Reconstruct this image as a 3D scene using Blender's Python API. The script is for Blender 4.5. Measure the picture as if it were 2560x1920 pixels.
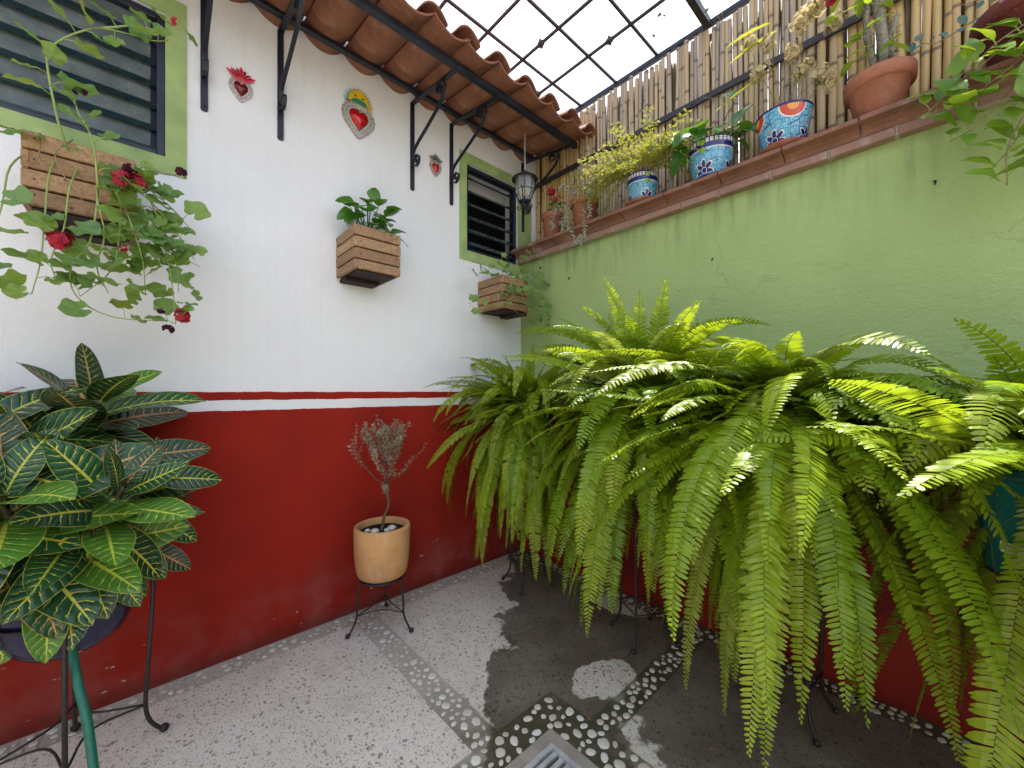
import bpy, math, random
from mathutils import Vector, Matrix, Euler, noise as mnoise

PI = math.pi
V = Vector
for o in list(bpy.data.objects):
    bpy.data.objects.remove(o)
scene = bpy.context.scene
COL = scene.collection

# ------------------------------------------------------------------ camera, sky, sun, exposure
cam_d = bpy.data.cameras.new("camera")
cam_d.lens = 13.92
cam_d.sensor_width = 36.0
cam_d.shift_y = 0.0070
cam_d.clip_start = 0.02
cam_d.clip_end = 3000.0
cam = bpy.data.objects.new("camera", cam_d)
COL.objects.link(cam)
cam.location = (2.502, -2.420, 1.35)
cam.rotation_euler = (math.radians(90), 0, math.radians(47.22))
scene.camera = cam

SUN_AZ = math.radians(127.6)     # compass angle of the sun in the x-y plane, from +x towards +y
SUN_EL = math.radians(66.2)
sun_vec = V((math.cos(SUN_EL) * math.cos(SUN_AZ), math.cos(SUN_EL) * math.sin(SUN_AZ), math.sin(SUN_EL)))
world = bpy.data.worlds.new("World")
scene.world = world
world.use_nodes = True
wn = world.node_tree
wn.nodes.clear()
w_out = wn.nodes.new("ShaderNodeOutputWorld")
w_bg = wn.nodes.new("ShaderNodeBackground")
w_sky = wn.nodes.new("ShaderNodeTexSky")
w_sky.sky_type = 'NISHITA'
w_sky.sun_disc = False
w_sky.sun_elevation = SUN_EL
w_sky.sun_rotation = math.radians(90) - SUN_AZ
w_sky.air_density = 1.0
w_sky.dust_density = 2.0
w_co = wn.nodes.new("ShaderNodeTexCoord")
w_ns = wn.nodes.new("ShaderNodeTexNoise")
w_ns.inputs['Scale'].default_value = 1.6
w_ns.inputs['Detail'].default_value = 7
w_ns.inputs['Roughness'].default_value = 0.6
w_ns.inputs['Distortion'].default_value = 0.6
w_rp = wn.nodes.new("ShaderNodeValToRGB")
w_rp.color_ramp.elements[0].position = 0.44
w_rp.color_ramp.elements[0].color = (0.0, 0.0, 0.0, 1)
w_rp.color_ramp.elements[1].position = 0.60
w_rp.color_ramp.elements[1].color = (1, 1, 1, 1)
w_mx = wn.nodes.new("ShaderNodeMix")
w_mx.data_type = 'RGBA'
w_mx.inputs[7].default_value = (7.1, 7.5, 8.3, 1)
wn.links.new(w_co.outputs['Generated'], w_ns.inputs['Vector'])
wn.links.new(w_ns.outputs['Fac'], w_rp.inputs['Fac'])
wn.links.new(w_rp.outputs['Color'], w_mx.inputs[0])
wn.links.new(w_sky.outputs['Color'], w_mx.inputs[6])
wn.links.new(w_mx.outputs[2], w_bg.inputs['Color'])
wn.links.new(w_bg.outputs['Background'], w_out.inputs['Surface'])
w_bg.inputs['Strength'].default_value = 0.15

sun_d = bpy.data.lights.new("sun", 'SUN')
sun_d.energy = 4.4
sun_d.angle = math.radians(0.6)
sun_d.color = (1.0, 0.95, 0.86)
sun = bpy.data.objects.new("sun", sun_d)
COL.objects.link(sun)
sun.location = (4, 4, 9)
sun.rotation_euler = sun_vec.to_track_quat('Z', 'Y').to_euler()

vs = scene.view_settings
vs.view_transform = 'Standard'
vs.look = 'None'
vs.exposure = 1.20
vs.gamma = 1.0
vs.use_curve_mapping = False
scene.cycles.max_bounces = 5
scene.cycles.diffuse_bounces = 3
scene.cycles.glossy_bounces = 2
scene.cycles.transmission_bounces = 4
scene.cycles.transparent_max_bounces = 6
scene.cycles.use_adaptive_sampling = True
scene.cycles.adaptive_threshold = 0.02
scene.cycles.caustics_reflective = False
scene.cycles.caustics_refractive = False
scene.cycles.use_denoising = True
scene.cycles.sample_clamp_indirect = 6.0

FZ = -0.035          # level of the courtyard paving
rnd = random.Random(7)

# ------------------------------------------------------------------ node helpers
class MT:
    def __init__(s, name, rough=0.6, spec=0.5):
        s.m = bpy.data.materials.new(name)
        s.m.use_nodes = True
        s.t = s.m.node_tree
        s.b = s.t.nodes['Principled BSDF']
        s.o = s.t.nodes['Material Output']
        s.b.inputs['Roughness'].default_value = rough
        s.b.inputs['Specular IOR Level'].default_value = spec
        s._g = s._tc = None
    def n(s, typ, i=None, **kw):
        nd = s.t.nodes.new(typ)
        for k, v in kw.items():
            setattr(nd, k, v)
        for k, v in (i or {}).items():
            s.put(nd.inputs[k], v)
        return nd
    def put(s, sock, v):
        if isinstance(v, bpy.types.NodeSocket):
            s.t.links.new(v, sock)
        else:
            if isinstance(v, (tuple, list)) and len(v) == 3 and sock.type == 'RGBA':
                v = (*v, 1)
            sock.default_value = v
    def pos(s):
        if not s._g:
            s._g = s.n('ShaderNodeNewGeometry')
        return s._g.outputs['Position']
    def tc(s, w='Object'):
        if not s._tc:
            s._tc = s.n('ShaderNodeTexCoord')
        return s._tc.outputs[w]
    def rand(s):
        return s.n('ShaderNodeObjectInfo').outputs['Random']
    def xyz(s, v):
        nd = s.n('ShaderNodeSeparateXYZ', {0: v})
        return nd.outputs[0], nd.outputs[1], nd.outputs[2]
    def vec(s, x, y, z):
        return s.n('ShaderNodeCombineXYZ', {0: x, 1: y, 2: z}).outputs[0]
    def mapv(s, v, scale=(1, 1, 1), loc=(0, 0, 0)):
        return s.n('ShaderNodeMapping', {'Vector': v, 'Scale': scale, 'Location': loc}).outputs[0]
    def noise(s, v, scale, detail=3, rough=0.55, dist=0, out='Fac'):
        return s.n('ShaderNodeTexNoise', {'Vector': v, 'Scale': scale, 'Detail': detail, 'Roughness': rough, 'Distortion': dist}).outputs[out]
    def vor(s, v, scale, feature='F1', out='Distance', rnd=1.0):
        return s.n('ShaderNodeTexVoronoi', {'Vector': v, 'Scale': scale, 'Randomness': rnd}, feature=feature).outputs[out]
    def ma(s, op, a, b=0.0, c=0.0, clamp=False):
        nd = s.n('ShaderNodeMath', {0: a, 1: b, 2: c}, operation=op)
        nd.use_clamp = clamp
        return nd.outputs[0]
    def ss(s, v, lo, hi, a=0.0, b=1.0):
        nd = s.n('ShaderNodeMapRange', {0: v, 1: lo, 2: hi, 3: a, 4: b}, interpolation_type='SMOOTHSTEP')
        return nd.outputs[0]
    def mix(s, f, a, b, blend='MIX'):
        nd = s.n('ShaderNodeMix', {0: f}, data_type='RGBA', blend_type=blend)
        s.put(nd.inputs[6], a)
        s.put(nd.inputs[7], b)
        return nd.outputs[2]
    def ramp(s, f, stops, interp='LINEAR'):
        nd = s.n('ShaderNodeValToRGB', {0: f})
        cr = nd.color_ramp
        cr.interpolation = interp
        while len(cr.elements) < len(stops):
            cr.elements.new(0.5)
        for e, (p, c) in zip(cr.elements, stops):
            e.position = p
            e.color = (*c, 1)
        return nd.outputs[0]
    def bump(s, h, strength=0.3, dist=0.01):
        nd = s.n('ShaderNodeBump', {'Height': h, 'Strength': strength, 'Distance': dist})
        s.t.links.new(nd.outputs[0], s.b.inputs['Normal'])
        return nd.outputs[0]
    def col(s, c):
        s.put(s.b.inputs['Base Color'], c)
    def rough(s, r):
        s.put(s.b.inputs['Roughness'], r)
    def translucent(s, c, f, extra_normal=None):
        tr = s.n('ShaderNodeBsdfTranslucent')
        s.put(tr.inputs['Color'], c)
        mx = s.n('ShaderNodeMixShader', {0: f})
        s.t.links.new(s.b.outputs[0], mx.inputs[1])
        s.t.links.new(tr.outputs[0], mx.inputs[2])
        s.t.links.new(mx.outputs[0], s.o.inputs['Surface'])

# ------------------------------------------------------------------ materials
def plaster(mt, fine=220, amt=0.35):
    p = mt.pos()
    h = mt.ma('ADD', mt.noise(p, fine, 3), mt.ma('MULTIPLY', mt.noise(p, 26, 4), 1.3))
    h = mt.ma('ADD', h, mt.ma('MULTIPLY', mt.noise(p, 70, 2), 0.8))
    return h

RED = (0.300, 0.018, 0.009)
WHITE = (0.77, 0.775, 0.80)
GREEN = (0.365, 0.465, 0.180)

def mat_house_wall():
    mt = MT('painted plaster white over red', 0.85, 0.15)
    p = mt.pos()
    x, y, z = mt.xyz(p)
    wob = mt.ma('ADD', mt.ma('MULTIPLY', mt.ma('SUBTRACT', mt.noise(p, 9, 3), 0.5), 0.012),
                mt.ma('MULTIPLY', mt.ma('SUBTRACT', mt.noise(p, 110, 2), 0.5), 0.006))
    zz = mt.ma('ADD', z, wob)
    lower = mt.ma('LESS_THAN', zz, 1.248)
    band = mt.ma('MULTIPLY', mt.ma('GREATER_THAN', zz, 1.303), mt.ma('LESS_THAN', zz, 1.346))
    red = mt.ma('MAXIMUM', lower, band)
    # faint drips down the white paint
    drip = mt.noise(mt.mapv(p, (30, 30, 0.7)), 1.0, 4)
    wv = mt.ramp(drip, [(0.20, (0.74, 0.74, 0.75)), (0.5, WHITE)])
    wv = mt.mix(mt.ss(mt.noise(p, 1.4, 4), 0.35, 0.75), wv, (0.73, 0.735, 0.755))
    st1 = mt.ma('MULTIPLY', mt.ss(mt.noise(mt.mapv(p, (9, 9, 0.8)), 1.0, 4, 0.6), 0.52, 0.78), mt.ss(z, 2.2, 3.3))
    wv = mt.mix(mt.ma('MULTIPLY', st1, 0.45), wv, (0.60, 0.585, 0.55))
    rv = mt.mix(mt.ss(mt.noise(p, 3.0, 5), 0.3, 0.75), RED, (0.240, 0.016, 0.009))
    rv = mt.mix(mt.ma('MULTIPLY', mt.ss(mt.noise(p, 90, 3), 0.62, 0.8), 0.25), rv, (0.40, 0.05, 0.035))
    # dusty efflorescence low down by the skirting
    dust = mt.ma('MULTIPLY', mt.ss(z, 0.42, 0.02), mt.ss(mt.noise(p, 4.0, 5), 0.38, 0.72))
    rv = mt.mix(mt.ma('MULTIPLY', dust, 0.45), rv, (0.33, 0.14, 0.12))
    # chips and scratches through to the render
    chip = mt.ma('MULTIPLY', mt.ss(mt.noise(mt.mapv(p, (1, 0.7, 1.6)), 11, 6, 0.62), 0.66, 0.675), mt.ss(z, 0.32, 0.10))
    speck = mt.ma('MULTIPLY', mt.ss(mt.noise(p, 95, 2), 0.76, 0.79), mt.ss(mt.noise(p, 2.5, 2), 0.5, 0.62))
    chip = mt.ma('MAXIMUM', chip, mt.ma('MULTIPLY', speck, mt.ss(z, 1.1, 0.5)))
    rv = mt.mix(chip, rv, (0.48, 0.45, 0.42))
    foot_dark = mt.ss(z, 0.06, -0.03)  # red paint gets evenly darker just above the floor
    rv = mt.mix(mt.ma('MULTIPLY', foot_dark, 0.5), rv, (0.10, 0.03, 0.025))
    mt.col(mt.mix(red, wv, rv))
    h = mt.ma('SUBTRACT', plaster(mt), mt.ma('MULTIPLY', chip, 1.5))
    mt.bump(h, 0.38, 0.006)
    return mt.m

def mat_garden_wall():
    mt = MT('painted plaster green over red', 0.62, 0.35)
    p = mt.pos()
    x, y, z = mt.xyz(p)
    wob = mt.ma('MULTIPLY', mt.ma('SUBTRACT', mt.noise(p, 9, 3), 0.5), 0.012)
    red = mt.ma('LESS_THAN', mt.ma('ADD', z, wob), 1.30)
    g = mt.mix(mt.ss(mt.noise(p, 1.6, 5), 0.3, 0.75), GREEN, (0.315, 0.415, 0.152))
    g = mt.mix(mt.ma('MULTIPLY', mt.ss(mt.noise(mt.mapv(p, (22, 22, 1.0)), 1, 4), 0.55, 0.8), 0.35), g, (0.44, 0.54, 0.25))
    # grime that washed down from the coping
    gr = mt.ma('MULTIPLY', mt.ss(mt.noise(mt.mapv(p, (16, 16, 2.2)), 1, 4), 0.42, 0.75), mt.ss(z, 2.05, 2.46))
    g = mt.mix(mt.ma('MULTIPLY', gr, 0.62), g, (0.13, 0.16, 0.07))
    wp = mt.n('ShaderNodeVectorMath', {0: p, 1: mt.n('ShaderNodeVectorMath', {0: mt.noise(p, 5, 5, 0.6, 0, 'Color'), 'Scale': 0.35}, operation='SCALE').outputs[0]}, operation='ADD').outputs[0]
    cr = mt.vor(mt.mapv(wp, (0.8, 1, 2.0)), 1.15, 'DISTANCE_TO_EDGE')
    crack = mt.ma('MULTIPLY', mt.ss(cr, 0.0085, 0.002), mt.ss(mt.noise(p, 1.3, 3), 0.46, 0.56))
    g = mt.mix(mt.ma('MULTIPLY', crack, 0.16), g, (0.10, 0.14, 0.06))
    rv = mt.mix(mt.ss(mt.noise(p, 3.0, 5), 0.3, 0.75), RED, (0.16, 0.008, 0.008))
    mt.col(mt.mix(red, g, rv))
    h = mt.ma('SUBTRACT', plaster(mt, 160), mt.ma('MULTIPLY', crack, 0.5))
    h = mt.ma('ADD', h, mt.ma('MULTIPLY', mt.noise(mt.mapv(p, (1, 1, 2.2)), 11, 5), 1.6))
    mt.bump(h, 0.42, 0.007)
    return mt.m

def mat_surround():
    mt = MT('green window surround paint', 0.65, 0.3)
    p = mt.pos()
    mt.col(mt.mix(mt.ss(mt.noise(p, 7, 4), 0.3, 0.75), GREEN, (0.23, 0.33, 0.13)))
    mt.bump(plaster(mt), 0.3, 0.005)
    return mt.m

def blob(mt, x, y, cx, cy, rx, ry):
    dx = mt.ma('DIVIDE', mt.ma('SUBTRACT', x, cx), rx)
    dy = mt.ma('DIVIDE', mt.ma('SUBTRACT', y, cy), ry)
    d = mt.ma('SQRT', mt.ma('ADD', mt.ma('MULTIPLY', dx, dx), mt.ma('MULTIPLY', dy, dy)))
    return mt.ma('SUBTRACT', 1.0, d)

def wet_mask(mt):
    """damp shape left on the paving by watering the ferns"""
    p = mt.pos()
    x, y, z = mt.xyz(p)
    w = None
    for b in ((0.86, -0.28, 0.60, 0.42), (1.12, -0.62, 0.50, 0.46), (1.25, -0.92, 0.38, 0.40), (1.40, -0.42, 0.36, 0.40),
              (2.2, -0.45, 1.0, 0.62), (1.42, -1.20, 0.34, 0.26), (3.2, -0.6, 1.0, 0.8), (0.45, -0.10, 0.45, 0.22)):
        v = blob(mt, x, y, *b)
        w = v if w is None else mt.ma('MAXIMUM', w, v)
    for b in ((1.40, -0.80, 0.13, 0.16), (1.10, -0.15, 0.20, 0.13)):
        v = mt.ma('MULTIPLY', blob(mt, x, y, *b), 1.0)
        w = mt.ma('MINIMUM', w, mt.ma('MULTIPLY', v, -0.6))
    w = mt.ma('ADD', w, mt.ma('MULTIPLY', mt.ma('SUBTRACT', mt.noise(p, 4.6, 6, 0.62), 0.5), 1.25))
    return mt.ss(w, -0.025, 0.05)

def mat_concrete():
    mt = MT('washed concrete with stone chips', 0.75, 0.3)
    p = mt.pos()
    c = mt.mix(mt.ss(mt.noise(p, 2.3, 5), 0.3, 0.7), (0.69, 0.625, 0.525), (0.77, 0.705, 0.60))
    c = mt.mix(mt.ma('MULTIPLY', mt.ss(mt.noise(p, 320, 2), 0.5, 0.7), 0.35), c, (0.62, 0.60, 0.58))
    hsum = mt.noise(p, 300, 2)
    for sc, th, lim, tone in ((48, 0.33, 0.34, 0), (95, 0.36, 0.38, 1), (190, 0.38, 0.30, 2), (30, 0.28, 0.26, 3)):
        wp = mt.n('ShaderNodeVectorMath', {0: p, 1: mt.n('ShaderNodeVectorMath', {0: mt.noise(p, sc * 1.2, 2, 0.5, 0, 'Color'), 'Scale': 0.7 / sc}, operation='SCALE').outputs[0]}, operation='ADD').outputs[0]
        vn = mt.n('ShaderNodeTexVoronoi', {'Vector': mt.mapv(wp, (1, 1.25, 1)), 'Scale': sc})
        rc = mt.n('ShaderNodeSeparateColor', {0: vn.outputs['Color']})
        pick = mt.ma('LESS_THAN', rc.outputs[0], lim)
        ch = mt.ma('MULTIPLY', pick, mt.ss(vn.outputs['Distance'], th + 0.05, th - 0.05))
        cc = mt.ramp(rc.outputs[1], [(0.0, (0.09, 0.075, 0.08)), (0.3, (0.20, 0.15, 0.14)), (0.5, (0.32, 0.20, 0.15)), (0.68, (0.24, 0.23, 0.24)), (0.85, (0.42, 0.34, 0.26)), (1.0, (0.66, 0.60, 0.50))])
        c = mt.mix(mt.ma('MULTIPLY', ch, 0.66), c, cc)
        hsum = mt.ma('ADD', hsum, mt.ma('MULTIPLY', ch, 0.25))
    wet = wet_mask(mt)
    moss = mt.ma('MULTIPLY', mt.ss(mt.noise(p, 6, 5), 0.5, 0.75), 0.35)
    c = mt.mix(moss, c, (0.42, 0.385, 0.31))
    wetc = mt.mix(1.0, c, mt.mix(mt.ss(mt.noise(p, 3.2, 4), 0.35, 0.7), (0.20, 0.18, 0.155), (0.30, 0.285, 0.26)), 'MULTIPLY')
    mt.col(mt.mix(wet, c, wetc))
    mt.rough(mt.ma('SUBTRACT', 0.78, mt.ma('MULTIPLY', wet, 0.30)))
    mt.bump(hsum, 0.35, 0.003)
    return mt.m

def mat_mortar():
    mt = MT('mortar of the pebble bands', 0.8, 0.3)
    p = mt.pos()
    x, y, z = mt.xyz(p)
    c = mt.mix(mt.ss(mt.noise(p, 5, 5), 0.35, 0.7), (0.52, 0.475, 0.41), (0.42, 0.38, 0.32))
    # green algae in the damp middle round the drain
    al = mt.ma('MULTIPLY', mt.ss(mt.ma('ADD', x, mt.ma('MULTIPLY', mt.noise(p, 4, 3), 0.4)), 0.95, 1.5), mt.ss(mt.noise(p, 6, 4), 0.25, 0.6))
    c = mt.mix(mt.ma('MULTIPLY', al, 0.85), c, (0.105, 0.09, 0.03))
    wet = wet_mask(mt)
    mt.col(mt.mix(mt.ma('MULTIPLY', wet, 0.75), c, (0.05, 0.042, 0.02)))
    mt.bump(mt.ma('ADD', mt.noise(p, 260, 3), mt.noise(p, 60, 3)), 0.5, 0.004)
    return mt.m

def mat_pebble():
    mt = MT('cream river pebble', 0.55, 0.4)
    p = mt.pos()
    r = mt.rand()
    c = mt.ramp(r, [(0.0, (0.62, 0.56, 0.46)), (0.4, (0.72, 0.68, 0.58)), (0.75, (0.78, 0.74, 0.66)), (1.0, (0.52, 0.45, 0.34))])
    c = mt.mix(mt.ma('MULTIPLY', mt.ss(mt.noise(p, 90, 4), 0.5, 0.75), 0.5), c, (0.42, 0.36, 0.25))
    mt.col(c)
    mt.bump(mt.noise(p, 300, 3), 0.2, 0.002)
    return mt.m

def simple(name, c, rough=0.5, spec=0.5, metal=0.0, var=0.25, nscale=14, bump=0.0, bscale=80, c2=None):
    mt = MT(name, rough, spec)
    p = mt.tc('Object')
    dark = c2 or tuple(q * (1 - var) for q in c)
    mt.col(mt.mix(mt.ss(mt.noise(p, nscale, 5), 0.3, 0.75), c, dark))
    mt.b.inputs['Metallic'].default_value = metal
    mt.rough(mt.ma('ADD', rough - 0.08, mt.ma('MULTIPLY', mt.noise(p, nscale * 2, 3), 0.16)))
    if bump:
        mt.bump(mt.noise(p, bscale, 4), bump, 0.004)
    return mt.m

def mat_terracotta(name, a, b, white=0.25, sc=9):
    mt = MT(name, 0.8, 0.25)
    p = mt.tc('Object')
    r = mt.rand()
    c = mt.mix(mt.ss(mt.noise(p, sc, 5), 0.3, 0.75), a, b)
    c = mt.mix(mt.ma('MULTIPLY', r, 0.45), c, tuple(q * 0.62 for q in a))
    c = mt.mix(mt.ma('MULTIPLY', mt.ss(mt.noise(mt.mapv(p, (1, 1, 0.6)), sc * 0.8, 6, 0.65), 0.55, 0.8), white), c, (0.62, 0.55, 0.48))
    c = mt.mix(mt.ma('MULTIPLY', mt.ss(mt.noise(p, 120, 2), 0.62, 0.75), 0.4), c, (0.55, 0.42, 0.30))
    mt.col(c)
    mt.bump(mt.ma('ADD', mt.noise(p, 130, 3), mt.noise(p, 30, 3)), 0.3, 0.004)
    return mt.m

def mat_wood():
    mt = MT('oiled pallet pine', 0.62, 0.3)
    p = mt.tc('Object')
    r = mt.rand()
    off = mt.vec(mt.ma('MULTIPLY', r, 7.0), mt.ma('MULTIPLY', r, 3.0), mt.ma('MULTIPLY', r, 11.0))
    q = mt.n('ShaderNodeVectorMath', {0: p, 1: off}, operation='ADD').outputs[0]
    g = mt.noise(mt.mapv(q, (2.2, 22, 22)), 3.0, 6, 0.62, 1.2)
    c = mt.ramp(g, [(0.25, (0.17, 0.090, 0.045)), (0.45, (0.33, 0.195, 0.100)), (0.65, (0.44, 0.285, 0.160)), (0.9, (0.30, 0.17, 0.085))])
    k = mt.vor(mt.mapv(q, (5, 14, 14)), 1.3)
    c = mt.mix(mt.ss(k, 0.16, 0.06), c, (0.06, 0.025, 0.012))
    c = mt.mix(mt.ma('MULTIPLY', r, 0.45), c, (0.12, 0.055, 0.028))
    c = mt.mix(mt.ma('MULTIPLY', mt.ss(mt.noise(q, 9, 5), 0.55, 0.75), 0.5), c, (0.09, 0.05, 0.03))
    mt.col(c)
    mt.bump(g, 0.35, 0.003)
    return mt.m

def mat_bamboo():
    mt = MT('weathered bamboo cane', 0.45, 0.4)
    r = mt.rand()
    uv = mt.tc('UV')
    u, v, _ = mt.xyz(uv)
    p = mt.tc('Object')
    x, y, z = mt.xyz(mt.pos())
    gold = mt.ramp(r, [(0, (0.50, 0.33, 0.13)), (0.5, (0.58, 0.41, 0.18)), (1, (0.46, 0.29, 0.10))])
    grey = mt.ramp(r, [(0, (0.36, 0.29, 0.22)), (0.35, (0.46, 0.36, 0.25)), (0.6, (0.52, 0.38, 0.20)), (1, (0.34, 0.28, 0.23))])
    # the middle panel is older, bleached cane; the ends are newer
    old = mt.ma('MULTIPLY', mt.ss(x, 0.35, 0.75), mt.ss(x, 2.30, 1.95))
    old = mt.ma('MULTIPLY', old, mt.ma('ADD', 0.55, mt.ma('MULTIPLY', mt.noise(mt.mapv(p, (20, 20, 2.2)), 1, 3), 0.8)), clamp=True)
    c = mt.mix(old, gold, grey)
    st = mt.noise(mt.mapv(p, (60, 60, 1.8)), 1.0, 5, 0.6)
    c = mt.mix(mt.ma('MULTIPLY', mt.ss(st, 0.45, 0.8), 0.55), c, (0.20, 0.15, 0.10))
    nd = mt.ss(v, 0.0, 0.9)          # v holds closeness to a node ring
    c = mt.mix(mt.ma('MULTIPLY', nd, 0.75), c, (0.085, 0.06, 0.04))
    c = mt.mix(mt.ma('MULTIPLY', mt.ss(mt.noise(p, 30, 4), 0.66, 0.74), 0.7), c, (0.10, 0.07, 0.05))
    mt.col(c)
    return mt.m

def mat_glass_slat():
    mt = MT('dusty louvre glass', 0.16, 0.6)
    p = mt.tc('Object')
    mt.col(mt.mix(mt.ss(mt.noise(p, 9, 4), 0.35, 0.7), (0.105, 0.130, 0.135), (0.16, 0.19, 0.19)))
    mt.b.inputs['Alpha'].default_value = 0.88
    mt.rough(mt.ma('ADD', 0.10, mt.ma('MULTIPLY', mt.noise(p, 26, 4), 0.30)))
    return mt.m

def mat_clear_glass():
    mt = MT('clear lantern glass', 0.03, 0.5)
    mt.col((0.85, 0.9, 0.9))
    mt.b.inputs['Alpha'].default_value = 0.22
    return mt.m

def leafmat(name, c1, c2, tr, f=0.35, rough=0.42, spec=0.5, young=None, brown=None, nscale=20):
    """leaf with a colour of its own for every blade, light shining through"""
    mt = MT(name, rough, spec)
    r = mt.rand()
    p = mt.tc('Object')
    c = mt.mix(r, c1, c2)
    tc = mt.mix(r, tr, tuple(q * 0.8 for q in tr))
    if young:
        k = mt.ss(r, 0.88, 0.94)
        c = mt.mix(k, c, young)
        tc = mt.mix(k, tc, young)
    if brown:
        k = mt.ss(r, 0.005, 0.003)
        c = mt.mix(k, c, brown)
        tc = mt.mix(k, tc, brown)
    c = mt.mix(mt.ma('MULTIPLY', mt.ss(mt.noise(p, nscale, 3), 0.4, 0.75), 0.4), c, tuple(q * 0.6 for q in c1))
    mt.col(c)
    mt.translucent(tc, f)
    return mt.m

def mat_veined(name, c1, c2, vein, tr, f=0.3, rough=0.4, ribs=5.0):
    """round leaf with pale palmate veins: uv is centred on the petiole"""
    mt = MT(name, rough, 0.45)
    r = mt.rand()
    u, v, _ = mt.xyz(mt.tc('UV'))
    a = mt.ma('ARCTAN2', mt.ma('SUBTRACT', u, 0.5), mt.ma('SUBTRACT', v, 0.15))
    ln = mt.ma('ABSOLUTE', mt.ma('SINE', mt.ma('MULTIPLY', a, ribs)))
    k = mt.ma('MULTIPLY', mt.ss(ln, 0.22, 0.05), 0.45)
    c = mt.mix(r, c1, c2)
    c = mt.mix(mt.ss(r, 0.93, 0.97), c, (0.26, 0.27, 0.03))
    c = mt.mix(k, c, vein)
    c = mt.mix(mt.ma('MULTIPLY', mt.ss(mt.noise(mt.tc('Object'), 60, 3), 0.5, 0.75), 0.3), c, tuple(q * 0.6 for q in c1))
    mt.col(c)
    mt.translucent(tr, f)
    mt.bump(mt.ma('MULTIPLY', mt.ss(ln, 0.3, 0.0), -1.0), 0.3, 0.003)
    return mt.m

def mat_croton():
    mt = MT('croton leaf', 0.24, 0.5)
    r = mt.rand()
    r2 = mt.ma('FRACT', mt.ma('MULTIPLY', r, 17.3))
    u, v, _ = mt.xyz(mt.tc('UV'))
    p = mt.tc('Object')
    au = mt.ma('ABSOLUTE', mt.ma('SUBTRACT', mt.ma('MULTIPLY', u, 2.0), 1.0))
    nz = mt.noise(mt.mapv(mt.tc('UV'), (3, 8, 1)), 2.2, 4)
    nz2 = mt.noise(mt.n('ShaderNodeVectorMath', {0: mt.mapv(mt.tc('UV'), (2, 5, 1)), 1: mt.vec(mt.ma('MULTIPLY', r, 30), 0, 0)}, operation='ADD').outputs[0], 2.0, 3)
    lat = mt.ma('FRACT', mt.ma('ADD', mt.ma('MULTIPLY', mt.ma('SUBTRACT', v, mt.ma('MULTIPLY', au, 0.13)), 11.0), mt.ma('MULTIPLY', nz, 0.6)))
    lat = mt.ma('ABSOLUTE', mt.ma('SUBTRACT', lat, 0.5))
    wid = mt.ma('ADD', 0.040, mt.ma('MULTIPLY', mt.ss(nz2, 0.46, 0.76), 0.20))
    fade = mt.ss(mt.ma('ADD', au, mt.ma('MULTIPLY', mt.ma('SUBTRACT', nz2, 0.5), 1.3)), 0.95, 0.55)
    lv = mt.ma('MULTIPLY', mt.ss(lat, wid, mt.ma('MULTIPLY', wid, 0.5)), fade)
    mid = mt.ss(au, mt.ma('SUBTRACT', 0.115, mt.ma('MULTIPLY', v, 0.06)), 0.045)
    edge = mt.ma('MULTIPLY', mt.ss(au, 0.94, 0.985), 0.7)
    veins = mt.ma('MAXIMUM', mt.ma('MAXIMUM', lv, mid), edge)
    green = mt.mix(r2, (0.010, 0.048, 0.024), (0.024, 0.100, 0.034))
    green = mt.mix(mt.ss(r, 0.78, 0.86), green, (0.085, 0.22, 0.03))
    vc = mt.ramp(r, [(0.0, (0.66, 0.26, 0.11)), (0.16, (0.62, 0.36, 0.11)), (0.28, (0.60, 0.55, 0.06)), (1.0, (0.56, 0.62, 0.07))])
    c = mt.mix(veins, green, vc)
    blot = mt.ma('MULTIPLY', mt.ss(mt.noise(mt.n('ShaderNodeVectorMath', {0: mt.mapv(mt.tc('UV'), (3, 6, 1)), 1: mt.vec(mt.ma('MULTIPLY', r, 50), 3, 0)}, operation='ADD').outputs[0], 3.0, 4), 0.68, 0.74), 0.7)
    c = mt.mix(mt.ma('MULTIPLY', blot, fade), c, vc)
    mt.col(c)
    mt.bump(mt.ma('ADD', mt.ma('MULTIPLY', mt.ss(lat, 0.0, 0.45), 1.0), mt.ma('MULTIPLY', mid, -0.6)), 0.45, 0.004)
    mt.translucent(mt.mix(0.5, c, (0.10, 0.16, 0.02)), 0.12)
    return mt.m

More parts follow.
